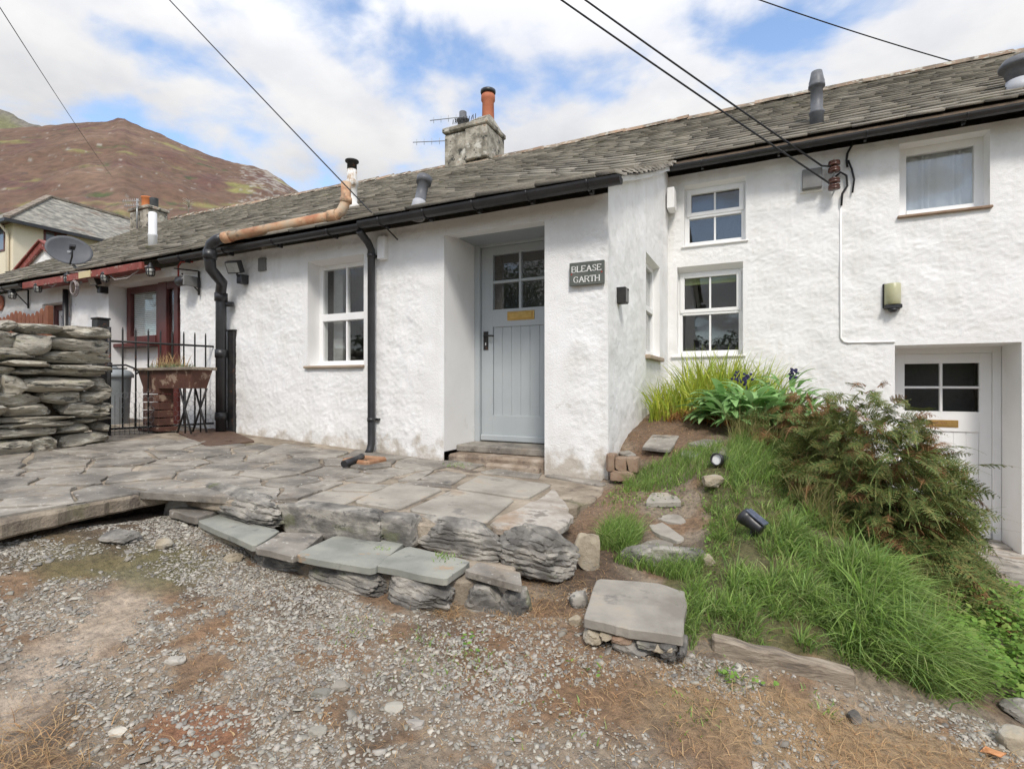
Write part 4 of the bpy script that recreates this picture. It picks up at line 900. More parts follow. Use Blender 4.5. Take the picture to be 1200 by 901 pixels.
sp = MB().lathe((b.x, 7.1, z-.06), [(.10, 0), (.10, .20), (.115, .21), (.115, .28), (.16, .285), (.165, .31), (.13, .37), (.06, .40)], 22); cw = sp.build('roof_cowl', GREYP, cot)
MB().lathe((b.x, 7.1, z-.06), [(.104, 0), (.104, .15)], 22).build('pale_sleeve', M('pale_lead_sleeve', [(.45, .46, .49)], rough=.5), cw)
# conduit and loose cables fixed to the wall
mb = MB(); cx = at_Y(985, 300, DC).x
mb.tube([(cx, DC-.012, 2.1), (cx, DC-.012, .52), (cx+.03, DC-.012, .475), (cx+.07, DC-.012, .465), (1.32, DC-.012, .46)], .009, 8); mb.build('conduit', SMOOTHW, cot)
mb = MB()
def wl(*p): return [at_Y(x, y, DC-.03) for x, y in p]
mb.tube(wl((999, 169), (993, 180), (992, 188), (993, 196)), .012, 6); mb.tube(wl((994, 188), (998, 198), (1001, 210), (999, 226)), .010, 6)
mb.tube(wl((976, 210), (985, 202), (992, 206), (993, 218), (987, 227), (986, 241)), .012, 6)
mb.build('cable_tails', CABLE, cot)
# air vent
c = at_Y(307, 310, DA-.02); mb = MB().box(c.x-.055, c.x+.055, DA-.03, DA+.02, c.z-.07, c.z+.07)
mb.build('air_vent', GREYBOX, cot, bevel=.004)
# ================= THINGS FIXED TO THE COTTAGE =================
# ---- name sign with engraved capitals ----
GL = {'B': [[(0, 0), (0, 1), (.45, 1), (.62, .9), (.62, .65), (.45, .53), (0, .53)], [(.45, .53), (.7, .4), (.7, .13), (.5, 0), (0, 0)]],
      'L': [[(0, 1), (0, 0), (.6, 0), (.6, .14)]], 'E': [[(.6, .88), (.6, 1), (0, 1), (0, 0), (.62, 0), (.62, .13)], [(0, .52), (.45, .52)]],
      'A': [[(0, 0), (.38, 1), (.78, 0)], [(.14, .36), (.63, .36)]], 'S': [[(.6, .82), (.5, .96), (.3, 1), (.1, .92), (.05, .75), (.15, .6), (.5, .42), (.6, .25), (.52, .07), (.3, 0), (.1, .04), (.02, .18)]],
      'G': [[(.72, .8), (.6, .95), (.4, 1), (.15, .9), (.02, .65), (.02, .35), (.15, .1), (.4, 0), (.62, .04), (.72, .12), (.72, .42), (.5, .42)]],
      'R': [[(0, 0), (0, 1), (.45, 1), (.62, .9), (.62, .65), (.45, .5), (0, .5)], [(.36, .5), (.72, 0)]], 'T': [[(-.02, .88), (-.02, 1), (.7, 1), (.7, .88)], [(.34, 1), (.34, 0)]],
      'H': [[(0, 0), (0, 1)], [(.7, 0), (.7, 1)], [(0, .52), (.7, .52)]]}
SERIF = {'B': [], 'L': [(0, 1), (0, 0)], 'E': [], 'A': [(0, 0), (.78, 0)], 'S': [], 'G': [], 'R': [(0, 0), (.72, 0)], 'T': [(.34, 0)], 'H': [(0, 0), (0, 1), (.7, 0), (.7, 1)]}
def write_word(mb, W, word, a, z, h, d, sp):
    for c in word:
        for st in GL[c]:
            for (p, q) in zip(st[:-1], st[1:]):
                P, Q = Vector((a+p[0]*h, z+p[1]*h)), Vector((a+q[0]*h, z+q[1]*h)); e = (Q-P)
                wdt = h*(.075 if abs(e.x) < abs(e.y)*1.2 else .05); n = Vector((-e.y, e.x)).normalized()*wdt; e2 = e.normalized()*h*.03
                vs = [P-e2+n, P-e2-n, Q+e2-n, Q+e2+n]
                mb.add([W(v.x, d, v.y) for v in vs]+[W(v.x, d+.004, v.y) for v in vs], [(0, 1, 2, 3), (4, 5, 6, 7), (0, 1, 5, 4), (1, 2, 6, 5), (2, 3, 7, 6), (3, 0, 4, 7)])
        for s in SERIF[c]: wbox(mb, W, a+(s[0]-.13)*h, a+(s[0]+.13)*h, d-.0006, d+.004, z+s[1]*h-.035*h, z+s[1]*h+.035*h)
        a += sp[c]*h
    return a
s0, s1 = at_Y(667.5, 322, DA-.03), at_Y(708, 320, DA-.03); zc = (at_Y(688, 308.5, DA-.03).z+at_Y(688, 332, DA-.03).z)/2; hz = abs(at_Y(688, 308.5, DA-.03).z-at_Y(688, 332, DA-.03).z)/2+.012
sign = empty('name_sign', ((s0.x+s1.x)/2, DA-.03, zc), 'grey slate house name sign with white capitals beside the front door', 'sign')
wbox(MB(), frame_A, s0.x, s1.x, -.035, -.012, zc-hz, zc+hz).build('slate_plate', SIGNS, sign, bevel=.002)
sp = {'B': .96, 'L': .82, 'E': .9, 'A': 1.02, 'S': .86, 'G': 1.02, 'R': .92, 'T': .92, 'H': .95}
mb = MB(); h = hz*.50; W_ = s1.x-s0.x
for word, zz in (('BLEASE', zc+hz*.16), ('GARTH', zc-hz*.74)):
    wdt = (sum(sp[c] for c in word)-.25)*h; mb = MB(); write_word(mb, frame_A, word, (s0.x+s1.x)/2-wdt/2, zz, h, -.0375, sp); mb.build('lettering', LETTER, sign)
for a in (s0.x+.018, s1.x-.018): MB().lathe((a, DA-.034, zc), [(.007, 0), (.006, .004)], 10, (0, -1, 0)).build('screw', REDPLUG, sign)
# key safe on the return wall
c = at_X(724, 347, XB); ks = empty('key_safe', (XB, c.y, c.z), 'small black key safe box on the return wall right of the name sign', 'key safe')
MB().box(XB-.01, XB+.075, c.y-.045, c.y+.045, c.z-.065, c.z+.065).build('case', DKMETAL, ks, bevel=.004)
MB().box(XB+.075, XB+.082, c.y-.04, c.y+.04, c.z-.058, c.z+.058).build('keypad', GREYBOX, ks, bevel=.002)
MB().tube([(XB+.083, c.y, c.z+.045), (XB+.09, c.y, c.z+.045)], .008, 8).build('lock', DKMETAL, ks)
# bulkhead lamp
c = at_Y(1046.5, 347, DC-.05); lp = empty('wall_lamp', (c.x, DC, c.z), 'yellowed plastic wall lamp with black sensor above the white door', 'wall lamp')
mb = MB(); n = 10
for k, z in enumerate((c.z-.09, c.z+.135)):
    for i in range(n+1):
        a = math.pi*i/n; mb.v.append((c.x-math.cos(a)*.075, DC-.02-math.sin(a)*.085, z)); mb.n += 1
for i in range(n): mb.f.append((i, i+1, n+2+i, n+1+i)); mb.m.append(0); mb.smooth.append(True)
mb.f += [tuple(range(n, -1, -1)), tuple(range(n+1, 2*n+2)), (0, n+1, 2*n+1, n)]; mb.m += [0]*3; mb.smooth += [False]*3
mb.build('diffuser', LAMPGLASS, lp, bevel=.004)
MB().box(c.x-.085, c.x+.06, DC-.03, DC+.02, c.z-.12, c.z+.14).build('back_plate', DKMETAL, lp, bevel=.004)
mb = MB().box(c.x-.075, c.x+.075, DC-.09, DC, c.z-.135, c.z-.092); mb.lathe((c.x, DC-.06, c.z-.175), [(.025, 0), (.042, .02), (.042, .04)], 14); mb.build('sensor_housing', BLACKP, lp, bevel=.005)
# junction box and insulators
a, b = at_Y(940, 200, DC-.08), at_Y(963.5, 219, DC-.08); jb = empty('junction_box', ((a.x+b.x)/2, DC, a.z), 'grey square junction box on the wall under the eaves beside the brown insulators', 'junction box')
MB().box(a.x, b.x, DC-.10, DC+.02, b.z, a.z).build('cover', GREYBOX, jb, bevel=.006); MB().box(a.x-.02, b.x+.015, DC-.03, DC+.02, b.z-.02, a.z+.01).build('back_board', CASEMENT, jb, bevel=.004)
def insul(x, y, lab):
    c = at_Y(x, y, DC-.12); e = empty('insulator', (c.x, DC, c.z), lab, 'insulator', 'insulators for the overhead cables')
    for dz in (.035, -.035): MB().lathe((c.x, DC-.12, c.z+dz-.028), [(.03, 0), (.058, .006), (.06, .022), (.035, .03), (.058, .036), (.055, .05), (.03, .056)], 18).build('glazed_shed', INSUL, e)
    mb = MB().tube([(c.x, DC-.12, c.z-.08), (c.x, DC-.12, c.z+.08)], .01, 8); mb.tube([(c.x, DC+.02, c.z-.075), (c.x, DC-.13, c.z-.075)], .008, 6); mb.build('bracket', GALV, e)
    return c
i1 = insul(977.5, 195.5, 'brown glazed cable insulator, upper of the two on the wall'); i2 = insul(977.5, 216, 'brown glazed cable insulator, lower of the two on the wall')
# ---- overhead cables ----
def wire(name, pts, r, lab, group='overhead cables'):
    return tag(MB().tube(pts, r, 6).build(name, CABLE), lab, 'cable', group)
def span(p, q, sag, n=24):
    return [p+(q-p)*(i/n)-Vector((0, 0, sag*4*(i/n)*(1-i/n))) for i in range(n+1)]
far1 = at_T(500, -112, 5.2); far2 = at_T(510, -128, 5.4)
wire('overhead_cable', [Vector((i2.x+.02, DC-.14, i2.z+.02))]+span(Vector((i2.x-.06, DC-.15, i2.z+.02)), far1, .03), .010, 'thick black overhead cable ending at the lower insulator, lower of the pair')
wire('overhead_cable', [Vector((i1.x-.03, DC-.14, i1.z))]+span(Vector((i1.x-.12, DC-.15, i1.z+.02)), far2, .03), .010, 'thick black overhead cable ending at the upper insulator, upper of the pair')
wire('overhead_cable', span(at_Y(466, 281, DA-.05), at_T(96, -110, 6.4), .02), .0065, 'thin black cable from the eaves above the grey door past the rusty flue')
wire('overhead_cable', span(at_T(132, 208, 40), at_T(-25, -30, 9), .15), .009, 'thin dark cable slanting across the hill at the far left')
wire('overhead_cable', span(at_Y(1122, 74, RY), at_T(780, -40, 7.0), .05), .009, 'thin dark cable crossing the sky to the ridge above the right hand window')
# ---- floodlights, lanterns and speaker under the eaves ----
def flood(x, y, lab, s=1.0, swing=0):
    c = at_Y(x, y, DA-.14); e = empty('floodlight', (c.x, DA, c.z), lab, 'floodlight', 'black floodlights under the eaves')
    rot = Matrix.Rotation(R(swing), 3, 'Z') @ Matrix.Rotation(R(25), 3, 'X'); ax, ay, az = (rot @ Vector(v)*s for v in ((.085, 0, 0), (0, .035, 0), (0, 0, .065)))
    MB().obox(c, ax, ay, az).build('lamp_head', BLACKP, e, bevel=.006)
    MB().obox(c-ay*1.06, ax*.82, ay*.05, az*.8).build('lens', CLEARGL, e)
    mb = MB().box(c.x-.03, c.x+.05, DA-.10, DA+.02, c.z-.17*s, c.z-.07*s); mb.tube([(c.x, DA-.1, c.z-.10), (c.x, c.y, c.z)], .015, 6); mb.build('sensor_bracket', BLACKP, e, bevel=.006)
    return e
flood(275, 313, 'black floodlight on the white wall right of the soil stack', 1.0, 15)
flood(110.5, 329, 'black floodlight between the two brown framed openings', .9, 5)
def lantern(x, y, lab, Y=3.60):
    c = at_Y(x, y, Y); e = empty('lantern', c, lab, 'lantern', 'small caged lanterns strung under the eaves')
    MB().lathe(c-Vector((0, 0, .065)), [(.022, 0), (.034, .015), (.038, .075), (.032, .09)], 10).build('glass', CLEARGL, e)
    mb = MB().lathe(c+Vector((0, 0, .025)), [(.045, 0), (.043, .015), (.022, .035), (.012, .065)], 10)
    for k in range(6):
        a = 2*math.pi*k/6; d = Vector((math.cos(a), math.sin(a), 0)); mb.tube([c+d*.044+Vector((0, 0, .025)), c+d*.039+Vector((0, 0, -.05)), c+d*.024+Vector((0, 0, -.068))], .0055, 4)
    for zz, rr_ in ((-.02, .043), (-.066, .028)): mb.lathe(c+Vector((0, 0, zz)), [(rr_, 0), (rr_, .007)], 10)
    mb.build('cage', BLACKP, e)
for x, y, l in ((176.5, 317, 'small caged lantern over the brown doorway'), (123, 324, 'small caged lantern left of the brown framed window'), (79.5, 326, 'small caged lantern above the coil of cable'),
                (44.5, 337, 'small caged lantern left of the far brown window'), (14.5, 345, 'small caged lantern nearest the red round plaque')): lantern(x, y, l)
# festoon cable
mb = MB(); pts = []
fest = [(14, 338), (30, 334), (45, 331), (62, 336), (79, 320), (100, 318), (123, 318), (135, 328), (150, 326), (166, 314), (177, 311)]
mb.tube([at_Y(x, y, 3.62) for x, y in fest], .009, 6)
for k in range(3): 
    c = at_Y(88, 338, 3.60); r = .09-.01*k; mb.tube([c+Vector((math.cos(a)*r+.02*k, -.02*k, math.sin(a)*r*1.2)) for a in np.linspace(0, 2*math.pi, 18)], .007, 5)
mb.tube([at_Y(81, 340, DA-.03), at_Y(81.5, 372, DA-.03)], .008, 6)
tag(mb.build('lantern_cable', M('grey_flex', [(.32, .28, .27)], rough=.6)), 'grey lantern flex draped along the red fascia with a coil', 'cable')
c = at_Y(216, 329, DA-.16); e = empty('outdoor_speaker', (c.x, DA, c.z), 'dark weatherproof outdoor speaker at the left edge of the plain white wall', 'speaker')
MB().lathe(c+Vector((-.11, 0, 0)), [(.045, 0), (.058, .01), (.058, .13), (.045, .15)], 14, (1, 0, 0)).build('housing', BLACKP, e)
MB().box(c.x+.03, c.x+.055, DA-.2, DA+.02, c.z-.06, c.z+.06).build('mount', GREYBOX, e, bevel=.005)
mb = MB().tube([at_Y(209, 326, DA-.08), at_Y(209, 312, DA-.08), at_Y(212, 307, DA-.08), at_Y(226, 307, DA-.05)], .010, 6); mb.build('red_flex', M('red_flex', [(.38, .07, .06)], rough=.6), e)
def iron_bracket(x, lab):
    a = at_Y(x, 318 if x > 100 else 340, DA-.03); e = empty('iron_bracket', a, lab, 'bracket', 'thin iron brackets under the eaves')
    mb = MB().tube([a, a-Vector((0, 0, .28))], .012, 6); mb.tube([a-Vector((0, 0, .24)), a+Vector((-.16, -.10, -.03))], .008, 6); mb.tube([a, a+Vector((-.24, -.14, .03))], .008, 6); mb.build('arm', DKMETAL, e)
iron_bracket(233, 'thin rusty iron bracket beside the outdoor speaker'); iron_bracket(33, 'thin rusty iron bracket above the picket fence')
# ================= NEIGHBOUR'S COTTAGE =================
nb = empty('neighbour_cottage', (-9.5, 4.0, -.5), 'adjoining white cottage with dark red joinery and red fascia', 'cottage')
ND = -7.90
opsN = [(ND, -6.34, -1.0, 1.33, .02), (-9.68, -8.95, -1.0, 1.20, .02)]
g4 = wall_grid(frame_A, -14.0, XL, -.95, 1.45, opsN, .03, .008, None, 5, big=.01, ends=(0, 0))
join_grids('wall', [g4], WHITEWASH, nb)
mb = MB(); reveal(mb, frame_A, ND, -6.34, -.95, 1.33, .22, sill=False); mb.build('opening_reveal', SMOOTHW, nb); mb = MB(); reveal(mb, frame_A, -9.68, -8.95, -.95, 1.20, .22, sill=False); mb.build('opening_reveal', SMOOTHW, nb)
wN = sash(nb, frame_A, ND+.04, ND+.80, .56, 1.33, .20, fw=.085, cols=1, mat=REDWOOD)
mb = MB()
for z in np.arange(.66, 1.26, .026): wbox(mb, frame_A, ND+.13, ND+.71, .25, .265, z, z+.019)
mb.build('blind', BLIND, wN); room(wN, frame_A, ND+.3, ND+.5, .8, 1.1, .30)
wbox(MB(), frame_A, ND, ND+.83, .05, .19, .50, .55).build('sill', REDWOOD, wN, bevel=.008)
mb = MB(); wbox(mb, frame_A, ND, ND+.82, .20, .5, -1, .495); mb.build('wall_under_window', WHITEWASH, nb)
dn = empty('door', (-6.7, 4.1, -.5), None, None); dn.parent = nb; dn.location = Vector((-6.7, 4.1, -.5))-nb.location; dn['label'] = 'dark red door frame with two tall dark panes'
mb = MB()
for a, b in ((ND+.82, ND+1.0), (ND+1.16, ND+1.24), (-6.42, -6.34)): wbox(mb, frame_A, a, b, .16, .26, -.6, 1.33)
wbox(mb, frame_A, ND+1.0, -6.42, .165, .26, 1.23, 1.325); wbox(mb, frame_A, ND+1.0, ND+1.16, .17, .25, -.6, .05); mb.build('door_frame', REDWOOD, dn, bevel=.006)
for a, b, lo in ((ND+1.0, ND+1.16, .05), (ND+1.24, -6.42, -.5)): wbox(MB(), frame_A, a, b, .20, .206, lo, 1.23).build('pane', GLASS, dn)
wbox(MB(), frame_A, ND+.9, -6.3, .5, .53, -.6, 1.4).build('room_lining', ROOM, dn)
wbox(MB(), frame_A, ND+.0, -6.34, .10, .55, 1.331, 1.36).build('lintel_board', REDWOOD, nb)
d2 = empty('door', (-9.3, 4.1, -.5), None, None); d2.parent = nb; d2.location = Vector((-9.3, 4.1, -.5))-nb.location
mb = MB(); wbox(mb, frame_A, -9.68, -9.60, .14, .24, -.6, 1.2); wbox(mb, frame_A, -9.06, -8.95, .14, .24, -.6, 1.2); wbox(mb, frame_A, -9.60, -9.06, .141, .24, 1.12, 1.2); mb.build('door_frame', REDWOOD, d2, bevel=.006)
mb = MB(); wbox(mb, frame_A, -9.60, -9.54, .17, .22, -.6, 1.12); wbox(mb, frame_A, -9.12, -9.06, .17, .22, -.6, 1.12); wbox(mb, frame_A, -9.54, -9.12, .171, .22, 1.04, 1.12); mb.build('inner_frame', CASEMENT, d2)
mb = MB()
for z in np.arange(-.4, 1.03, .03): wbox(mb, frame_A, -9.53, -9.13, .24, .255, z, z+.022)
mb.build('blind', BLIND, d2); wbox(MB(), frame_A, -9.54, -9.12, .195, .2, -.5, 1.04).build('pane', GLASS, d2)
mb = MB().tube([(-8.87, 3.80, 1.35), (-8.87, 3.80, -.5)], .035, 8); mb.build('downpipe', BLACKP, nb)
nroof = slates('roof', lambda y: max(-16.0, -13.5-(max(y, 5.2)-5.2)*.78), lambda y: XL-.005, SLATE, nb, 33)
deck('roof_boarding', lambda y: max(-16.0, -13.5-(max(y, 5.2)-5.2)*.78), lambda y: XL, nroof, EARTH, 30)
ridge('ridge_tiles', -16.0, XL, RIDGE, nroof, 8)
gutter('gutter', -13.6, -9.55, 3.58, 1.44, nb, .05, nb=4)
mb = MB().box(-9.54, -6.62, 3.575, 3.61, 1.375, 1.462).box(-9.54, -6.62, 3.61, 3.80, 1.40, 1.43); mb.build('fascia', REDFASCIA, nb, bevel=.004)
wbox(MB(), frame_A, -8.0, -7.72, -.295, -.286, 1.38, 1.465).build('pale_fascia_repair', M('bare_pale_wood', [(.55, .47, .28)], rough=.8), nb)
mb = MB(); mb.add([(-13.5, 3.9, -1), (-13.5, 5.2, -1), (-13.5, 5.2, 2.3), (-13.5, 3.9, 1.5)], [(0, 1, 2, 3)]); mb.add([(-13.6, DA, -1), (-13.6, 15, -1), (-13.6, 15, 1.5), (-13.6, RY, 4.8), (-13.6, DA, 1.5)], [(0, 1, 2, 3, 4)]); mb.build('gable_wall', WHITEWASH, nb)
x = at_Y(179, 270, 4.75).x; z = rz(x, 4.75)
f2 = MB().lathe((x, 4.75, z-.05), [(.062, 0), (.062, .22), (.066, .225), (.066, .25), (.058, .26), (.058, .58), (.045, .59)], 16).build('flue', M('white_flue_paint', [(.66, .67, .68), (.72, .73, .73)], 5, .4), nb)
a = at_Y(173, 262, RY)
nc = MB().box(a.x-.42, a.x+.55, RY-.3, RY+.3, 4.6, 5.42).build('chimney', STONECHIM, nb, bevel=.03)
MB().box(a.x-.46, a.x+.59, RY-.34, RY+.34, 5.42, 5.52).build('coping', STONECHIM, nc, bevel=.02)
MB().lathe((a.x-.02, RY, 5.52), [(.17, 0), (.15, .05), (.15, .34), (.17, .36), (.17, .40)], 14).build('chimney_pot', M('orange_chimney_pot', [(.5, .17, .06)], rough=.7), nc)
MB().lathe((a.x+.34, RY, 5.52), [(.12, 0), (.12, .30), (.13, .31)], 12).build('chimney_pot', GREYP, nc)
m_ = MB().tube([(a.x+.18, RY-.4, 4.7), (a.x+.18, RY-.4, at_Y(176, 229, RY-.4).z)], .025, 6).build('aerial_mast', GALV, nb)
zm_ = at_Y(176, 230, RY-.4).z
for z0_, L in ((zm_-.05, .6), (zm_-.2, .5)): yagi('aerial', (a.x+.3, RY-.4, z0_), (a.x+.18-L, RY-.5, z0_+.05), m_, 9)
# satellite dish
c = at_Y(81, 294, 3.62); e = empty('satellite_dish', (c.x+.05, 3.66, 1.5), 'dark grey oval satellite dish above the red fascia', 'satellite dish')
nrm = (Vector((1.0, -.28, .30))).normalized(); u_ = nrm.cross(Vector((0, 0, 1))).normalized(); w_ = u_.cross(nrm)
mb = MB(); rings = 7; n = 28; vs = []
for side in (0, 1):
    for i in range(rings+1):
        r = i/rings
        for j in range(n):
            a_ = 2*math.pi*j/n; vs.append(c+u_*(-math.cos(a_)*.25*r)+w_*(math.sin(a_)*.205*r)+nrm*(.055*r*r-.03-.006*side))
fs = []
for side in (0, 1):
    o = side*(rings+1)*n
    for i in range(rings):
        for j in range(n): fs.append((o+i*n+j, o+i*n+(j+1) % n, o+(i+1)*n+(j+1) % n, o+(i+1)*n+j))
o = rings*n; o2 = o+(rings+1)*n
fs += [(o+j, o+(j+1) % n, o2+(j+1) % n, o2+j) for j in range(n)]
mb.add(vs, fs, 0, True); mb.build('reflector', GREYDISH, e)
mb = MB().tube([c-w_*.20, c-w_*.17+nrm*.17, c-w_*.06+nrm*.24], .010, 6); mb.build('feed_arm', BLACKP, e)
mb = MB().obox(c-w_*.06+nrm*.24, u_*.03, w_*.025, nrm*.05); mb.build('receiver', BLACKP, e, bevel=.008)
mb = MB().tube([c-nrm*.02, c-nrm*.1-Vector((0, 0, .05)), Vector((c.x+.06, 3.72, 1.5)), Vector((c.x+.06, 3.72, 1.36))], .02, 8); mb.build('mast', GALV, e)
c = at_Y(-.5, 355, DA-.03); MBp = MB().lathe((c.x, DA-.02, c.z), [(.125, 0), (.125, .015), (.105, .02), (.10, .016)], 24, (0, -1, 0)); tag(MBp.build('round_plaque', M('terracotta_plaque', [(.36, .12, .07), (.48, .2, .14)], 30, .7)), 'red round terracotta plaque on the white wall by the picket fence', 'plaque')
# ================= GATE, POSTS, PLANTER, BIN =================
def post(name, p, half, z0, z1, lab):
    o = MB().box(p[0]-half, p[0]+half, p[1]-half, p[1]+half, z0, z1).box(p[0]-half-.008, p[0]+half+.008, p[1]-half-.008, p[1]+half+.008, z1, z1+.02).build(name, DKMETAL, bevel=.006)
    return tag(o, lab, 'gate post', 'iron gate posts')
Pr = at_Z(275, 502, -.50); Pl = at_Z(118, 509, -.51)
post('gate_post', (Pr.x, Pr.y), .055, -.60, .60, 'square black gate post standing against the white wall')
post('gate_post', (Pl.x, Pl.y), .055, -.60, .66, 'square black gate post at the end of the drystone wall')
ga = Vector((at_Z(128, 505, -.47).x, at_Z(128, 505, -.47).y, 0)); gb = Vector((at_Z(265, 497, -.47).x, at_Z(265, 497, -.47).y, 0)); gd = (gb-ga); gn = gd.normalized()
gate = empty('iron_gate', (ga+gb)/2+Vector((0, 0, -.5)), 'black wrought iron garden gate with upright bars and chicken wire', 'gate')
gz0, gz1 = -.45, .44
up = lambda t, z: ga+gd*t+Vector((0, 0, z))
mb = MB()
for t in (0, 1): mb.tube([up(t, gz0-.08), up(t, gz1+.14)], .017, 8)
for z in (gz0, gz1): mb.tube([up(0, z), up(1, z)], .012, 6)
mb.build('frame', DKMETAL, gate)
for k in range(1, 10): 
    t = k/10; MB().tube([up(t, gz0), up(t, gz1+.12), up(t, gz1+.15)], [.0085, .0085, .003], 6).build('bar', DKMETAL, gate)
mb = MB(); off = Vector((gn.y, -gn.x, 0))*.014
nh = 22; s = 1.0/nh
for r in range(9):
    for k in range(nh):
        t0 = (k+.5*(r % 2))*s; z = gz0-.06+r*.052
        if t0+s > 1: continue
        for pq in ((up(t0, z), up(t0+s*.5, z+.02)), (up(t0+s*.5, z+.02), up(t0+s, z)), (up(t0+s*.5, z+.02), up(t0+s*.5, z+.052))): mb.tube([pq[0]+off, pq[1]+off], .0016, 3, cap=False)
mb.build('chicken_wire', GALV, gate)
mb = MB()
for k in range(14): mb.tube([up(k/27, gz0-.07)+off*1.4, up(k/27, gz0+.36-.02*k)+off*1.4], .002, 3, cap=False)
for z in (gz0-.07, gz0-.03, gz0+.03): mb.tube([up(0, z)+off*1.4, up(.48, z)+off*1.4], .002, 3, cap=False)
mb.build('wire_panel', DKMETAL, gate)
mb = MB().tube([up(-.03, .19)+off, up(.12, .20)+off, up(.2, .16)+off, up(.22, .13)+off, up(.20, .11)+off], .010, 6); mb.tube([up(-.02, .16)+off, up(.13, .165)+off], .007, 6); mb.obox(up(-.02, .17), gn*.03, Vector((0, .02, 0)), Vector((0, 0, .05))); mb.build('latch', DKMETAL, gate)
for z in (-.33, .36):
    mb = MB().tube([up(1, z), up(1.0, z)+Vector((.05, 0, 0)), Vector((Pr.x-.05, Pr.y-.03, z))], .012, 6); mb.tube([up(1.02, z-.05), up(1.02, z+.05)], .018, 8); mb.build('hinge', DKMETAL, gate)
# planter on a stand
Yp = 3.35; a, b = at_Y(174, 431, Yp), at_Y(237, 431, Yp); zt_ = at_Y(206, 431, Yp).z; zb_ = at_Y(206, 455, Yp).z
pl = empty('planter_trough', ((a.x+b.x)/2, Yp, -.5), 'peeling brown wooden plant trough on a stand behind the gate', 'planter')
mb = MB(); ins = .05; dy = .11
top = [(a.x, Yp-dy), (b.x, Yp-dy), (b.x, Yp+dy), (a.x, Yp+dy)]; bot = [(a.x+ins, Yp-dy+.03), (b.x-ins, Yp-dy+.03), (b.x-ins, Yp+dy-.03), (a.x+ins, Yp+dy-.03)]
mb.add([(x, y, zb_) for x, y in bot]+[(x, y, zt_-.03) for x, y in top]+[(x*.97+.03*(a.x+b.x)/2, Yp+(y-Yp)*.8, zt_-.04) for x, y in top], [(0, 1, 2, 3), (0, 1, 5, 4), (1, 2, 6, 5), (2, 3, 7, 6), (3, 0, 4, 7), (8, 9, 10, 11)])
mb.build('trough', BROWNWOOD, pl)
mb = MB().box(a.x-.03, b.x+.03, Yp-dy-.03, Yp-dy+.01, zt_-.03, zt_); mb.box(a.x-.03, b.x+.03, Yp+dy-.01, Yp+dy+.03, zt_-.03, zt_); mb.box(a.x-.03, a.x+.01, Yp-dy+.01, Yp+dy-.01, zt_-.03, zt_); mb.box(b.x-.01, b.x+.03, Yp-dy+.01, Yp+dy-.01, zt_-.03, zt_); mb.build('rim', TIMBER, pl, bevel=.004)
MB().box(a.x+.02, b.x-.02, Yp-dy+.02, Yp+dy-.02, zt_-.06, zt_-.025).build('soil', EARTH, pl)
mb = MB()
for k in range(6): mb.box(a.x+.04, a.x+.32, Yp-.08, Yp+.08, -.44+k*.085, -.44+k*.085+.075)
mb.box(a.x-.02, a.x+.36, Yp-.10, Yp+.10, -.50, -.455); mb.build('slatted_stand', BROWNWOOD, pl, bevel=.004)
mb = MB()
for s_ in (-1, 1):
    mb.tube([(b.x-.24, Yp+.08*s_, zb_), (b.x-.05, Yp+.08*s_, -.5)], .010, 6); mb.tube([(b.x-.05, Yp+.08*s_, zb_), (b.x-.28, Yp+.08*s_, -.5)], .010, 6); mb.tube([(b.x-.15, Yp+.08*s_, zb_), (b.x-.15, Yp+.08*s_, -.5)], .008, 6)
mb.build('iron_legs', DKMETAL, pl)
c = at_Y(133, 470, 3.45); bn = empty('dustbin', (c.x, 3.45, -.52), 'grey plastic dustbin half hidden behind the left of the gate', 'dustbin')
MB().lathe((c.x, 3.45, -.52), [(.14, 0), (.145, .02), (.175, .60), (.185, .62)], 24).build('body', BINP, bn)
MB().lathe((c.x, 3.45, .10), [(.20, -.02), (.20, .02), (.17, .06), (.05, .10), (.03, .12)], 24).build('lid', BINP, bn)
# picket fence
pf = empty('picket_fence', (-9, 3.0, -.4), 'brown scalloped picket fence showing over the drystone wall', 'fence')
x1_ = at_Y(55, 366, 3.0).x; x0_ = -10.6; k = 0; x = x1_
while x > x0_:
    hgt = .87+.03*math.cos(k*.9); vs = [(x-.085, 3.0, -.5), (x, 3.0, -.5), (x, 3.0, hgt-.09), (x-.02, 3.0, hgt-.03), (x-.0425, 3.0, hgt), (x-.065, 3.0, hgt-.03), (x-.085, 3.0, hgt-.09)]
    MB().prism([Vector(v) for v in vs], (0, .02, 0)).build('picket', PICKET, pf); x -= .104; k += 1
mb = MB().box(x0_, x1_+.03, 3.02, 3.06, .50, .58).box(x0_, x1_, 3.02, 3.06, -.2, -.12); mb.build('rail', PICKET, pf)
MB().box(x1_-.02, x1_+.035, 2.99, 3.05, -.5, .91).build('post', PICKET, pf, bevel=.006)
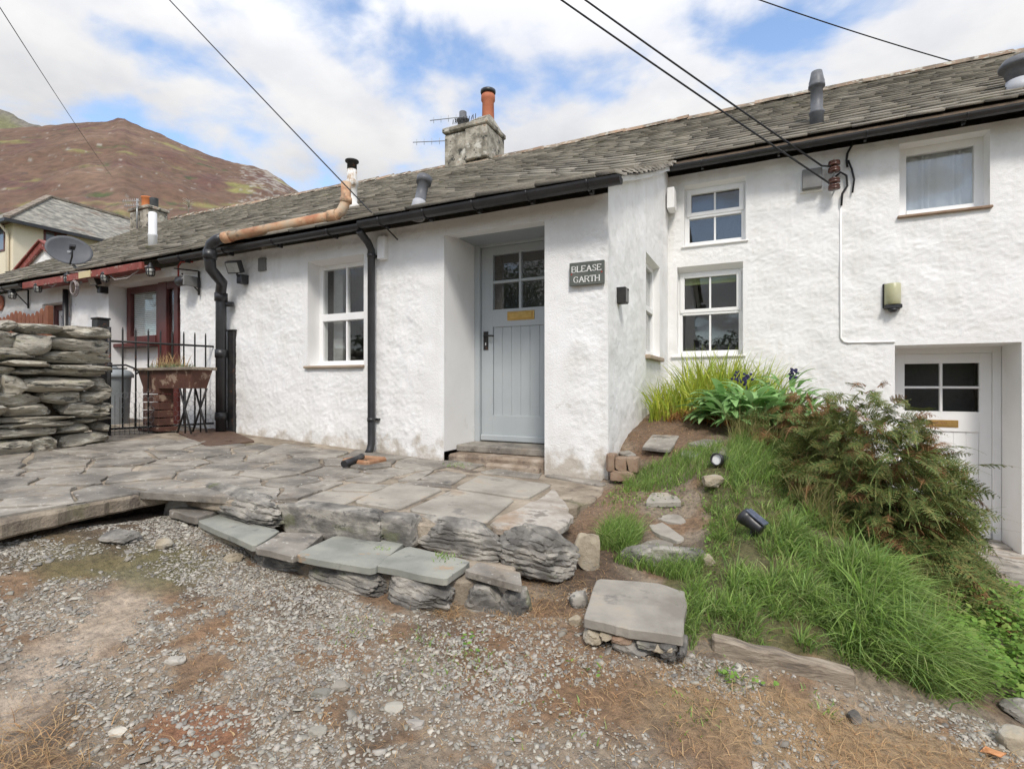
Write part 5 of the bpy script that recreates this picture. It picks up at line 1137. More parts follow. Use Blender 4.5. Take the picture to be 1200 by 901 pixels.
# manhole, gully
zm = lambda x, y: zterr(x, y)+.004
mh = empty('manhole_cover', tuple(at_f(250, 512, zterr)), 'rusty square manhole cover in front of the gate post', 'manhole cover')
q = px([(207, 506), (262, 501), (300, 517), (243, 523)], zterr); slab('lid', q, zm, .03, RUSTIRON, mh, jit=.001, bev=.003)
for x, y in ((243, 507), (268, 517)): p = at_f(x, y, zterr); MB().lathe((p.x, p.y, p.z+.004), [(.03, 0), (.028, .005), (.012, .006)], 12).build('lifting_boss', RUSTIRON, mh)
gp = at_f(418, 543, zterr); e = empty('drain_gully', gp, 'terracotta drain gully at the foot of the black downpipe', 'drain')
mb = MB()
for dx, dy_, lx, ly in ((-.13, 0, .02, .12), (.12, 0, .02, .12), (0, .11, .13, .02), (0, -.12, .13, .02)): mb.box(gp.x+dx-lx, gp.x+dx+lx, gp.y+.1+dy_-ly, gp.y+.1+dy_+ly, gp.z-.04, gp.z+.035)
mb.build('rim', M('terracotta_rim', [(.30, .15, .08), (.38, .24, .15)], 9, .85, .4, 40, .008), e, bevel=.015)
MB().box(gp.x-.11, gp.x+.10, gp.y+.0, gp.y+.2, gp.z+.001, gp.z+.005).build('dark_mouth', EARTH, e)
a, b = at_f(403, 548, zterr), at_f(424, 541, zterr)
tag(MB().tube([a+Vector((0, 0, .03)), a+(b-a)*.7+Vector((0, 0, .035)), b+Vector((0, 0, .045))], .028, 12).build('pipe_shoe', BLACKP), 'short loose black pipe piece lying at the drain gully', 'pipe')
# ---- solar spotlights ----
def spot(p, dirv, lab, panel):
    p = Vector(p); d = Vector(dirv).normalized(); e = empty('spotlight', p-Vector((0, 0, .08)), lab, 'spotlight', 'solar spotlights in the grass')
    MB().lathe(p-d*.06, [(.028, 0), (.034, .012), (.034, .05), (.04, .085), (.043, .09), (.043, .12), (.036, .121), (.034, .108)], 18, d).build('lamp_head', BLACKP, e)
    MB().lathe(p+d*.045, [(.0335, 0), (.0335, .004)], 18, d).build('lens', CASEMENT if not panel else SOLARP, e)
    MB().tube([p, p-Vector((0, 0, .16))], .008, 6).build('spike', BLACKP, e)
    if panel:
        s = d.cross(Vector((0, 0, 1))).normalized(); n = s.cross(d); MB().obox(p-d*.005+n*.042, d*.055, s*.026, n*.006).build('solar_panel', SOLARP, e, bevel=.003)
    return e
c = at_f(845, 546, zgf); r_ = Vector(ray(846, 540)); spot(c+Vector((0, 0, .04)), (-.45, -.85, .15), 'black solar spotlight with a white face beside the rounded slate', False)
c = at_f(881, 628, zgf); spot(c+Vector((0, 0, .07)), Vector(at_T(866, 614, 2.5)-at_T(898, 640, 2.42))+Vector((0, .02, .0)), 'black solar spotlight lying tilted in the long grass', True)
# ================= FAR THINGS =================
ch_ = empty('cream_house', (-31, 14, -.5), 'cream rendered house with hipped slate roof below the hill', 'house')
X1h, X0h, Y0h, Y1h, ze = -28.8, -36.0, 10.5, 20.0, 7.0
MB().box(X0h, X1h, Y0h, Y1h, -2, ze-.05).build('wall', CREAM, ch_)
rp = [(X0h-.35, Y0h-.35, ze), (X1h+.35, Y0h-.35, ze), (X1h+.35, Y1h+.35, ze), (X0h-.35, Y1h+.35, ze), (-32.4, 13.2, 9.5), (-32.4, 17.6, 9.4)]
hr = MB().add(rp, [(0, 1, 4), (1, 2, 5, 4), (2, 3, 5), (3, 0, 4, 5)]).build('roof', FARSLATE, ch_, recalc=True)
mb = MB()
for a, b in ((1, 4), (4, 5), (2, 5)):
    p, q = Vector(rp[a]), Vector(rp[b]); n = int((q-p).length/.35)
    for i in range(n): mb.obox(p+(q-p)*((i+.5)/n)+Vector((0, 0, .04)), (q-p).normalized()*.165, Vector((.09, .09, 0)), Vector((0, 0, .05+.01*(i % 2))))
mb.build('hip_tiles', M('grey_hip_tile', [(.17, .14, .11), (.26, .22, .18)], 5, .9, island=.2), hr)
mb = MB().box(X1h+.30, X1h+.45, Y0h-.45, Y1h+.4, ze-.16, ze-.02).box(X0h-.4, X1h+.30, Y0h-.45, Y0h-.3, ze-.16, ze-.02); mb.build('gutter', BLACKP, ch_)
mb = MB().box(X0h-.3, X1h+.3, Y0h-.3, Y1h+.3, ze-.06, ze-.02); mb.build('soffit', BROWNWOOD, ch_)
def fwin(face, a0, a1, z0, z1, cols):
    if face == 'x': W = lambda a, d, z: (X1h-d, a, z)
    else: W = lambda a, d, z: (a, Y0h+d, z)
    mb = MB(); wbox(mb, W, a0, a1, -.03, .02, z1-.08, z1); wbox(mb, W, a0, a1, -.03, .02, z0, z0+.08)
    for k in range(cols+1): x = a0+(a1-a0-.08)*k/cols; wbox(mb, W, x, x+.08, -.028, .02, z0+.08, z1-.08)
    f = mb.build('window', REDWOOD, ch_); wbox(MB(), W, a0+.05, a1-.05, -.012, -.006, z0+.05, z1-.05).build('pane', M('sky_lit_pane', [(.12, .13, .15)], rough=.05, spec=.8), f)
wy0 = at_X(51, 275, X1h).y; wy1 = at_X(78, 275, X1h).y; fwin('x', wy0, wy1, at_X(60, 284, X1h).z-.25, at_X(60, 272, X1h).z+.05, 2)
fwin('y', -29.9-.55, -29.55, at_Y(2, 295, Y0h).z, at_Y(2, 266, Y0h).z, 1)
mb = MB().tube([(X1h-.35, Y0h-.35, ze-.1), (X1h-.3, Y0h-.08, ze-.5), (X1h-.3, Y0h-.08, 0)], .06, 8); mb.build('downpipe', CREAM, ch_)
p = at_T(75.5, 247, 27); MB().lathe(p-Vector((0, 0, .3)), [(.14, 0), (.14, .8)], 10).build('flue', CASEMENT, ch_)
Yg = 7.0; ap = at_Y(47.5, 283, Yg); lf_ = at_Y(11, 327, Yg); hw = ap.x-lf_.x; lw = lf_.z
ph = empty('gabled_porch', (ap.x, Yg, 0), 'small white gable with red bargeboards left of the satellite dish', 'porch')
mb = MB().prism([Vector((ap.x-hw*.92, Yg+.1, lw-3)), Vector((ap.x+hw*.92, Yg+.1, lw-3)), Vector((ap.x+hw*.92, Yg+.1, lw)), Vector((ap.x, Yg+.1, ap.z-.1)), Vector((ap.x-hw*.92, Yg+.1, lw))], (0, 2.4, 0)); mb.build('wall', WHITEWASH, ph)
for s_ in (-1, 1):
    e0 = Vector((ap.x+s_*hw, Yg, lw)); e1 = Vector((ap.x, Yg, ap.z)); d_ = (e0-e1).normalized(); n_ = Vector((d_.z, 0, -d_.x))*(-s_)
    if n_.z > 0: n_ = -n_
    MB().prism([e1, e0, e0+n_*.15, e1+Vector((0, 0, -.18))], (0, .06, 0)).build('bargeboard', REDFASCIA, ph)
    MB().prism([e1+Vector((0, -.05, .02)), e0+Vector((0, -.05, .02)), e0+Vector((0, -.05, .08)), e1+Vector((0, -.05, .05))], (0, 2.6, 0)).build('roof_slope', REDFASCIA, ph)
# ---- hills ----
def hill(name, sky, t0, t1, zb, cols=160, rows=46, seed=1, rough=1.0, colf=None):
    """terrain sheet: foot at range t0, crest at range t1 along each bearing, then falling away behind"""
    xs = np.linspace(sky[0][0], sky[-1][0], cols); ys = np.interp(xs, [p[0] for p in sky], [p[1] for p in sky])
    V = np.zeros((rows+8, cols, 3))
    for j in range(rows+8):
        f = j/(rows-1)
        if f <= 1: t = t0+(t1-t0)*f; hfrac = f**1.12
        else: t = t1+(t1-t0)*(f-1); hfrac = 1-(f-1)*1.5
        u = (xs-600)/F; a = u*CT-ST; b = u*ST+CT
        crest = (450.5-ys)/F*t1
        z = zb+(crest-zb)*hfrac; V[j, :, 0] = a*t; V[j, :, 1] = b*t
        damp = np.clip(1-abs(f-1)*1.0, 0, 1) if f > 1 else 1
        V[j, :, 2] = z+rough*(fbm(a*t*.012+seed, b*t*.012, 0, 4)*t1*.018*math.sin(math.pi*min(f, 1)*.98)+fbm(a*t*.06, b*t*.06, seed, 3)*t1*.0022)
    nr = rows+8; I = np.arange(nr*cols).reshape(nr, cols); Q = np.stack([I[:-1, :-1], I[:-1, 1:], I[1:, 1:], I[1:, :-1]], -1).reshape(-1, 4)
    o = npmesh(name, V.reshape(-1, 3), Q, HEATHER, smooth=True); tag(o, kind='structure')
    c = colf(V[..., 0], V[..., 1], V[..., 2]); at = o.data.color_attributes.new('Col', 'FLOAT_COLOR', 'POINT')
    at.data.foreach_set('color', np.concatenate([c.reshape(-1, 3), np.ones((nr*cols, 1))], 1).astype(np.float32).ravel()); return o
def heath(x, y, z):
    c = np.empty(x.shape+(3,)); c[:] = (.124, .076, .053)
    s = np.arctan2(-x, y)*640; zz = z*1.7; t = np.hypot(x, y)*.25
    def mx(col, w): w = np.clip(w, 0, 1)[..., None]; c[:] = c*(1-w)+np.array(col)*w
    mx((.175, .115, .08), fbm(s*.012, zz*.014, 1+t*.01, 5)*1.2); mx((.105, .058, .048), fbm(s*.02+9, zz*.022, 1, 5)*1.3)
    low = np.clip((170-z)/110, 0, 1)*np.clip((s-380)/200, .35, 1)
    mx((.20, .19, .07), np.clip(fbm(s*.016, zz*.03, 3, 5)*3-1.3+1.3*low, 0, .85)); mx((.055, .08, .03), np.clip(fbm(s*.03, zz*.045, 8, 4)*3-1.6+1.15*low, 0, .85))
    sc_ = np.clip(1-np.abs(s-566)/34, 0, 1)*np.clip((z-150)/60, 0, 1); mx((.29, .27, .24), np.clip(fbm(s*.12, zz*.12, 6, 4)*3-.6+1.1*sc_-1.2*(sc_ <= 0), 0, .75)); mx((.25, .23, .20), np.clip(fbm(s*.07, zz*.08, 1, 4)*5-4.3, 0, .7)); mx((.06, .048, .042), np.clip(fbm(s*.05+4, zz*.09, 2, 4)*5-3.4, 0, .8))
    return c
def crag(x, y, z):
    c = np.empty(x.shape+(3,)); c[:] = (.15, .15, .08)
    w = np.clip(fbm(x*.01, y*.01, z*.015, 5)*2.5+.3, 0, 1)[..., None]; return c*(1-w)+np.array((.17, .155, .13))*w
hill('hill', [(-420, 210), (-200, 160), (-60, 155), (0, 151), (45, 148), (80, 145), (105, 143), (122, 143.5), (133, 141), (138, 138.5), (146, 139), (155, 144), (175, 152), (200, 163), (225, 174), (250, 184), (275, 191), (298, 195), (312, 200), (330, 210), (350, 226), (400, 262), (470, 300), (600, 370)], 130, 640, -6, 520, 150, 3, .8, heath)
hill('far_hill', [(-420, 120), (-150, 100), (-40, 118), (-15, 124), (0, 128), (12, 133), (25, 140), (38, 146), (60, 152), (140, 170), (300, 220)], 700, 1150, 60, 120, 30, 9, 1.4, crag)
# pale dead trees on the slope, just above the ridge
def bare_tree(x, y, t, h, lab):
    p = at_T(x, y, t); rs = random.Random(x); mb = MB(); mb.tube([p, p+Vector((0, 0, h*.5)), p+Vector((.1*h, 0, h*.75))], [h*.03, h*.02, h*.01], 5)
    for k in range(26):
        b = p+Vector((rs.uniform(-.02, .06)*h, 0, h*rs.uniform(.3, .75))); a = rs.uniform(0, 6.3); mb.tube([b, b+Vector((math.cos(a)*.18*h, math.sin(a)*.18*h, h*.14)), b+Vector((math.cos(a)*.36*h, math.sin(a)*.36*h, h*rs.uniform(.12, .3)))], [h*.012, h*.008, h*.003], 4)
    tag(mb.build('bare_tree', PALEB), lab, 'tree')
bare_tree(221, 250, 60, 1.9, 'pale bare tree on the hillside just above the roof ridge')
# ================= VEGETATION =================
def blades(P, H, B, Wd, segs=4, up=1.0, curl=1.0):
    """P base (n,3), H length (n), B bend direction (n,2)*amount, Wd width -> V, [quads, tris]"""
    n = len(P); S = segs; az = rng.uniform(0, 2*np.pi, n); side = np.stack([np.cos(az), np.sin(az), np.zeros(n)], 1)
    V = np.zeros((n, 2*S+1, 3))
    for k in range(S+1):
        t = k/S; x = B*(t**1.7)[..., None] if False else B*(t**1.7*curl)
        z = H*(t-.5*np.minimum(np.linalg.norm(B, axis=1)/np.maximum(H, 1e-4), 1.6)*t**2.2*up)
        c = P+np.concatenate([x, z[:, None]], 1)
        w = Wd*(1-t**1.6)*.5
        if k < S: V[:, 2*k] = c-side*w[:, None]; V[:, 2*k+1] = c+side*w[:, None]
        else: V[:, 2*S] = c
    o = (np.arange(n)*(2*S+1))[:, None]
    q = np.concatenate([np.stack([o[:, 0]+2*k, o[:, 0]+2*k+1, o[:, 0]+2*k+3, o[:, 0]+2*k+2], 1) for k in range(S-1)])
    t = np.stack([o[:, 0]+2*S-2, o[:, 0]+2*S-1, o[:, 0]+2*S], 1)
    return V.reshape(-1, 3), [q, t]
def scatter(poly, n):
    xs = [p[0] for p in poly]; ys = [p[1] for p in poly]; x = rng.uniform(min(xs), max(xs), n*4); y = rng.uniform(min(ys), max(ys), n*4)
    k = in_poly(x, y, poly); return x[k][:n], y[k][:n]
def merge(parts):
    V = []; F_ = {}; o = 0
    for v, fl in parts:
        V.append(v)
        for f in fl: F_.setdefault(f.shape[1], []).append(f+o)
        o += len(v)
    return np.concatenate(V), [np.concatenate(f) for f in F_.values()]
parts = []
def tufts(poly, nt, k0, k1, h0, h1, rad, w0, w1, spread=(.25, .9), down=(.35, -.45), segs=4):
    """grass growing in tufts: blades radiate from each centre and lean a little downhill"""
    cx, cy = scatter(poly, nt); k_ = (fbm(cx*3.1+5, cy*3.1, 4, 3) > -.28) & (np.hypot(cx+.43, cy-2.15) > .19); cx, cy = cx[k_], cy[k_]; nt = len(cx); cnt = rng.integers(k0, k1, nt); idx = np.repeat(np.arange(nt), cnt); n = len(idx)
    th = rng.uniform(h0, h1, nt)[idx]*(1+.45*np.clip(fbm(cx*4, cy*4, 2, 3), -.8, .8))[idx]; r = np.abs(rng.normal(0, rad, n)); a = rng.uniform(0, 2*np.pi, n)
    x = cx[idx]+r*np.cos(a); y = cy[idx]+r*np.sin(a); H = th*rng.uniform(.45, 1.15, n); sp = rng.uniform(*spread, n)
    bx = H*(sp*np.cos(a)+down[0]*rng.uniform(.2, 1, n)); by = H*(sp*np.sin(a)+down[1]*rng.uniform(.2, 1, n))
    return blades(np.stack([x, y, zg(x, y)-.008], 1), H, np.stack([bx, by], 1), rng.uniform(w0, w1, n), segs)
parts.append(tufts(GRASSP, 820, 14, 34, .04, .10, .024, .003, .007))
parts.append(tufts([(-.2, 2.2), (.3, 2.3), (.55, 2.3), (.74, 2.45), (.7, 3.4), (.4, 3.6), (.1, 3.0), (-.15, 2.6)], 420, 16, 36, .08, .165, .028, .004, .0085))
parts.append(tufts([(.28, 2.33), (.52, 2.34), (.68, 2.48), (.66, 2.85), (.5, 3.0), (.33, 2.8)], 110, 22, 44, .16, .28, .03, .006, .011, (.3, 1.0), (.35, -.7), 5))
dead = tufts(GRASSP, 420, 8, 16, .06, .14, .03, .002, .0045, (.5, 1.4), (.3, -.5))
# far upper part, tufts beside steps and bricks
for poly, m, h0, h1 in (([(-.85, 3.55), (-.5, 3.5), (-.25, 3.7), (-.25, 4.15), (-.6, 3.95), (-.9, 3.85)], 2200, .04, .13), ([(-.2, 3.4), (.4, 3.6), (.3, 4.4), (.05, 4.6), (-.2, 4.2)], 3600, .07, .2), ([(-.8, 2.72), (-.62, 2.72), (-.6, 2.98), (-.72, 3.05), (-.8, 2.95)], 1500, .08, .2),
                        ([(-.7, 2.62), (-.3, 2.5), (-.22, 2.7), (-.6, 2.72)], 1100, .05, .14), ([(-.3, 2.05), (-.22, 2.05), (-.2, 2.5), (-.3, 2.5)], 500, .05, .13), ([(-.95, 3.2), (-.7, 3.0), (-.65, 3.6), (-.9, 3.7)], 260, .02, .06), ([(-1.15, 2.42), (-.95, 2.4), (-.95, 2.5), (-1.15, 2.5)], 160, .02, .05)):
    x, y = scatter(poly, m); n = len(x); H = rng.uniform(h0, h1, n); a = rng.uniform(-np.pi, np.pi, n)*.6-1.0; am = H*rng.uniform(.2, .9, n)
    parts.append(blades(np.stack([x, y, zg(x, y)], 1), H, np.stack([np.cos(a)*am, np.sin(a)*am], 1), rng.uniform(.003, .006, n)))
# sparse shoots in gravel and joints
for cx, cy, r, m in ((-1.45, 1.55, .06, 50), (-1.05, 1.5, .08, 60), (-.95, 1.62, .06, 60), (-1.2, 1.65, .05, 40), (-.2, 1.7, .05, 50), (-.6, 1.55, .1, 40), (-2.3, 3.72, .06, 80), (-1.7, 2.02, .03, 60), (-1.35, 2.08, .03, 60), (-.1, 1.98, .05, 60), (.2, 2.02, .04, 40)):
    x = cx+rng.normal(0, r, m); y = cy+rng.normal(0, r, m); zz = np.where((y > 2) & (x < -1.1), zterr(x, y) if cy > 3 else -.83, zg(x, y)); H = rng.uniform(.01, .035, m); a = rng.uniform(0, 6.3, m)
    parts.append(blades(np.stack([x, y, zz], 1), H, np.stack([np.cos(a)*H*.8, np.sin(a)*H*.8], 1), rng.uniform(.003, .007, m), 3))
V, Fq = merge(parts); tag(npmesh('grass', V, Fq, GRASS), 'green grass covering the bank', 'grass', kind='stuff')
# half dry weeds around the fern and along the wall, dead thatch in the grass
parts = [dead]
for poly, m, h0, h1 in (([(-.2, 4.1), (.35, 4.3), (.75, 4.8), (.6, 5.6), (.1, 5.3), (-.15, 4.7)], 2600, .15, .42), ([(-.1, 5.4), (.8, 5.3), (.9, 6.5), (.2, 6.5)], 900, .2, .5), ([(.15, 3.4), (.35, 3.1), (.5, 3.8), (.35, 4.3)], 1300, .1, .3), ([(.6, 2.95), (.8, 2.9), (.9, 3.3), (.7, 3.4)], 700, .08, .22)):
    x, y = scatter(poly, m); n = len(x); H = rng.uniform(h0, h1, n); a = rng.uniform(-np.pi, np.pi, n); am = H*rng.uniform(.1, .7, n)
    parts.append(blades(np.stack([x, y, zg(x, y)], 1), H, np.stack([np.cos(a)*am, np.sin(a)*am], 1), rng.uniform(.003, .007, n)))
V, Fq = merge(parts); tag(npmesh('dry_weeds', V, Fq, GRASSDRY), 'half dry weeds around the fern', 'weeds', kind='stuff')
# dry grass in the gravel
parts = []
for cx, cy, rx, ry, m, h in ((-1.75, .66, .14, .09, 600, .09), (.15, 1.80, .5, .12, 1500, .07), (.55, 1.95, .3, .1, 1000, .07), (-.2, 1.55, .3, .15, 600, .05), (-.75, 2.25, .15, .2, 500, .06), (-.95, 2.0, .07, .05, 220, .06), (-1.22, 1.88, .05, .03, 260, .07), (-.88, 2.15, .08, .12, 350, .06), (-.85, 3.1, .12, .35, 500, .04), (-.8, 4.5, .3, .4, 700, .08), (-1.75, 1.15, .3, .2, 500, .04), (-1.3, 1.1, .25, .2, 400, .04), (-2.0, 1.55, .15, .1, 200, .03), (-1.3, 1.6, .2, .08, 200, .03), (-.7, 1.4, .4, .25, 500, .04)):
    x = cx+rng.normal(0, rx, m); y = cy+rng.normal(0, ry, m); H = rng.uniform(.3, 1, m)*h; a = rng.uniform(-np.pi, np.pi, m); am = H*rng.uniform(.8, 2.0, m)
    parts.append(blades(np.stack([x, y, zg(x, y)+.004], 1), H*.7, np.stack([np.cos(a)*am, np.sin(a)*am], 1), rng.uniform(.0015, .0035, m), 3))
V, Fq = merge(parts); tag(npmesh('dry_grass', V, Fq, STRAW), 'dry straw and dead grass on the gravel', 'dry grass', kind='stuff')
# ---- gravel ----
def chips(x, y, z, r, thick):
    n = len(x); K = 6; ang = np.linspace(0, 2*np.pi, K, endpoint=False)[None]+rng.uniform(-.35, .35, (n, K))+rng.uniform(0, 6.3, (n, 1))
    rad = r[:, None]*rng.uniform(.65, 1.15, (n, K)); el = rng.uniform(.5, .95, n)[:, None]; rot = rng.uniform(0, 6.3, n)[:, None]
    lx, ly = rad*np.cos(ang), rad*np.sin(ang)*el; px_, py_ = lx*np.cos(rot)-ly*np.sin(rot), lx*np.sin(rot)+ly*np.cos(rot)
    tx, ty = rng.normal(0, .22, (n, 1)), rng.normal(0, .22, (n, 1)); dz = px_*tx+py_*ty
    th = thick[:, None]; top = np.stack([x[:, None]+px_*.9, y[:, None]+py_*.9, z[:, None]+dz+th], -1); bot = np.stack([x[:, None]+px_, y[:, None]+py_, z[:, None]+dz-.3*th], -1)
    V = np.concatenate([top, bot], 1); o = np.arange(n)*2*K
    cap = o[:, None]+np.arange(K)[None]; sd = np.concatenate([np.stack([o+k, o+K+k, o+K+(k+1) % K, o+(k+1) % K], 1) for k in range(K)])
    return V.reshape(-1, 3), [cap, sd]
GP = [(-3.3, 2.0), (-3.35, .7), (-2.6, .2), (-1, .2), (.4, .9), (1.2, 1.9), (1.0, 2.45), (.6, 2.25), (0, 2.1), (-.3, 2.0), (-.6, 2.0), (-.75, 2.4), (-.95, 2.0), (-1.2, 1.86), (-1.6, 1.82), (-2.3, 1.8), (-2.7, 2.0)]
parts = []
for m, r0, r1 in ((26000, .006, .014), (70000, .003, .0072), (500, .014, .024)):
    x, y = scatter(GP, m); c = ground_cols(x[:, None], y[:, None])[:, 0]
    d = .68+.85*fbm(x*1.9+3, y*1.9, 5, 5)+.15*(x < -.9)-.85*blob(x, y, -2.22, .98, .62, .13, -47, 1.0)-.5*blob(x, y, -1.75, .66, .3, .15, 0)-.4*blob(x, y, -1.45, .95, .16, .09, 20)-.4*blob(x, y, -1.9, 1.3, .2, .08, 0)-.5*blob(x, y, .3, 1.85, .75, .2, 10)-.25*blob(x, y, -2.85, 1.45, .5, .22, 20)-.6*np.clip((fbm(x*4+9, y*4, 3, 5)-.09)*4, 0, 1)+.35*blob(x, y, -1.9, 1.5, .8, .25, 0)
    k = rng.uniform(0, 1, len(x)) < d; x, y = x[k], y[k]; n = len(x); r = r0+(r1-r0)*rng.uniform(0, 1, n)**2
    parts.append(chips(x, y, zg(x, y)+.15*r, r, r*rng.uniform(.12, .34, n)))
V, Fq = merge(parts); tag(npmesh('gravel', V, Fq, CHIP), 'grey slate chippings spread over the yard', 'gravel', kind='stuff')
# ---- fern: arching bipinnate fronds ----
def frond(base, d, L, droop, rs, roll=0.0, w0=.24):
    """returns verts, quads of one frond: rachis + jagged pinnae"""
    vs = []; fs = []
    d = Vector(d).normalized(); hz = Vector((d.x, d.y, 0)); hz = hz.normalized() if hz.length > .01 else Vector((1, 0, 0)); sd = Vector((-hz.y, hz.x, 0))
    n = 18; pts = []; dirs = []; p = Vector(base); dr = d.copy()
    for i in range(n+1):
        pts.append(p.copy()); dirs.append(dr.copy()); p = p+dr*(L/n); dr = (dr+Vector((0, 0, -droop/n))+sd*rs.uniform(-.02, .02)).normalized()
    for i in range(n):   # rachis
        w = .004*(1-i/n)+.0012; o = len(vs); s = sd*w
        vs += [pts[i]-s, pts[i]+s, pts[i+1]+s*.9, pts[i+1]-s*.9]; fs.append((o, o+1, o+2, o+3))
    for i in range(3, n):
        t = i/n; pl = L*w0*(math.sin(math.pi*min(1, t*1.15+.12))**.8)*(1.05-t*.55)
        for s in (-1, 1):
            nrm = dirs[i].cross(sd).normalized(); out = (sd*s*(math.cos(roll))+nrm*s*math.sin(roll)+dirs[i]*.45+Vector((0, 0, rs.uniform(-.25, .12)))).normalized()
            m = 5; b0 = pts[i]+dirs[i]*rs.uniform(0, L/n)
            across = dirs[i]
            for k in range(m):
                c0 = b0+out*(pl*k/m)+Vector((0, 0, -.12*pl*(k/m)**2)); c1 = b0+out*(pl*(k+1)/m)+Vector((0, 0, -.12*pl*((k+1)/m)**2)); hw = pl*.23*(1-k/m)+.002
                mid = (c0+c1)/2; o = len(vs)
                vs += [c0, mid+across*hw+out*pl*.06, c1, mid-across*hw+out*pl*.06]; fs.append((o, o+1, o+2, o+3))
    return vs, fs
def fern(name, lab, spec, mats, group=None):
    """spec: list of (base, dir, L, droop, material index)"""
    root = empty(name, spec[0][0], lab, 'fern', group); per = {}
    rs = random.Random(len(spec))
    for b, d, L, dr, mi in spec:
        v, f = frond(b, d, L, dr, rs, rs.uniform(-1.35, 1.35)); a = per.setdefault(mi, [[], []]); o = len(a[0]); a[0] += v; a[1] += [tuple(i+o for i in q) for q in f]
    for mi, (v, f) in per.items(): npmesh(['fronds', 'brown_fronds'][mi], np.array([tuple(p) for p in v]), np.array(f), mats[mi], root)
    return root
rs = random.Random(17); spec = []
def fspec(n, cx, cy, rx, ry, hz, L0, L1, pr, el0=.2, el1=1.1, bias=(0, 0)):
    for i in range(n):
        r = math.sqrt(rs.random()); a = rs.uniform(0, 2*math.pi); x = cx+rx*r*math.cos(a); y = cy+ry*r*math.sin(a)
        h = hz*(1-r*r*.75)*rs.uniform(.1, 1); z = zgf(x, y)+h
        ang = a+rs.uniform(-.9, .9); el = rs.uniform(el0, el1)*(1-.4*r)
        d = (math.cos(ang)*math.cos(el)+bias[0], math.sin(ang)*math.cos(el)+bias[1], math.sin(el))
        spec.append(((x, y, z), d, rs.uniform(L0, L1), rs.uniform(.7, 1.7), 1 if rs.random() < pr else 0))
def fmound(n, cx, cy, zb, rx, ry, h, L0, L1, pr, r0=.72, r1=.98):
    for i in range(n):
        a = rs.uniform(0, 2*math.pi); e = math.asin(rs.uniform(0.02, 1)); r = rs.uniform(r0, r1)
        nx_, ny_, nz_ = math.cos(a)*math.cos(e), math.sin(a)*math.cos(e), math.sin(e)
        b = (cx+rx*r*nx_, cy+ry*r*ny_, zb+h*r*nz_)
        a2 = a+rs.uniform(-1.3, 1.3); up_ = rs.uniform(-.35, .75)
        d = (math.cos(a2)*.8+.25*nx_, math.sin(a2)*.8+.25*ny_, up_)
        top = nz_ > .75
        spec.append((b, d, rs.uniform(L0, L1)*(.75 if top else 1), rs.uniform(.5, 1.6), 1 if rs.random() < (pr*2.2 if top else pr) else 0))
fmound(1150, .585, 3.70, -1.10, .46, .54, 1.09, .16, .28, .10, .74, 1.0)
fmound(500, .585, 3.68, -1.10, .44, .5, 1.0, .14, .22, .12, .45, .8)
fmound(420, .585, 3.70, -1.10, .42, .5, 1.0, .22, .36, .25, .3, .74)
fmound(330, .36, 4.30, -.80, .38, .45, .78, .18, .34, .24)
fmound(380, .63, 3.36, -1.16, .34, .34, .58, .18, .32, .14, .5, .98)
for i in range(9):   # long tips reaching out to the right across the white door
    b = Vector((.95+rs.uniform(-.1, .08), 3.75+rs.uniform(-.2, .3), zgf(.9, 3.7)+rs.uniform(.12, .62))); spec.append((tuple(b), (1, rs.uniform(-.3, .3), rs.uniform(.05, .5)), rs.uniform(.25, .42), rs.uniform(.2, .7), 0))
fern('fern', 'big dark green bracken fern clump in front of the white door', spec, [FERN, FERNR])
spec = []; fspec(46, .86, 3.35, .2, .3, .14, .2, .34, .28, -.1, .6, (.2, -.2)); fern('fern', 'low rust and olive fern fronds sprawling under the big clump by the clover', spec, [FERN, FERNR])
spec = []; fspec(26, .38, 4.75, .3, .3, .25, .2, .34, .75, .3, 1.2); fern('fern', 'rusty brown fern tops behind the big clump, against the white wall', spec, [FERN, FERNR])
# ---- strap leaved clump, broad leaved plant, clover ----
def clump(name, lab, cat, poly, m, h0, h1, w0, w1, mat, bend=(.15, .75), segs=5, dirb=None, cols=None):
    root = empty(name, (sum(p[0] for p in poly)/len(poly), sum(p[1] for p in poly)/len(poly), zgf(sum(p[0] for p in poly)/len(poly), sum(p[1] for p in poly)/len(poly))), lab, cat)
    x, y = scatter(poly, m); n = len(x); H = rng.uniform(h0, h1, n); a = rng.uniform(-np.pi, np.pi, n); am = H*rng.uniform(*bend, n)
    v, f = blades(np.stack([x, y, zg(x, y)-.01], 1), H, np.stack([np.cos(a)*am, np.sin(a)*am], 1), rng.uniform(w0, w1, n), segs)
    npmesh('leaves', v, f, mat, root); return root
lily = clump('strap_leaved_plant', 'yellow green strap leaved clump under the lower window', 'plant', [(-.55, 4.95), (-.1, 5.1), (.25, 5.6), (.1, 6.3), (-.5, 6.3), (-.75, 5.6)], 1100, .34, .82, .014, .024, LILY)
x, y = scatter([(-.75, 4.75), (-.3, 4.7), (.0, 5.0), (-.4, 5.2), (-.75, 5.1)], 420); n = len(x); H = rng.uniform(.08, .28, n); a = rng.uniform(-np.pi, np.pi, n); am = H*rng.uniform(.8, 1.6, n)
v, f = blades(np.stack([x, y, zg(x, y)], 1), H, np.stack([np.cos(a)*am, np.sin(a)*am], 1), rng.uniform(.006, .013, n)); npmesh('dead_leaves', v, f, LILYDEAD, lily)
clump('strap_leaved_plant', 'paler narrow leaved clump in the corner of the two white walls', 'plant', [(-.95, 4.9), (-.6, 4.9), (-.5, 5.5), (-.6, 5.9), (-.95, 5.7)], 480, .22, .52, .010, .018, LILY)
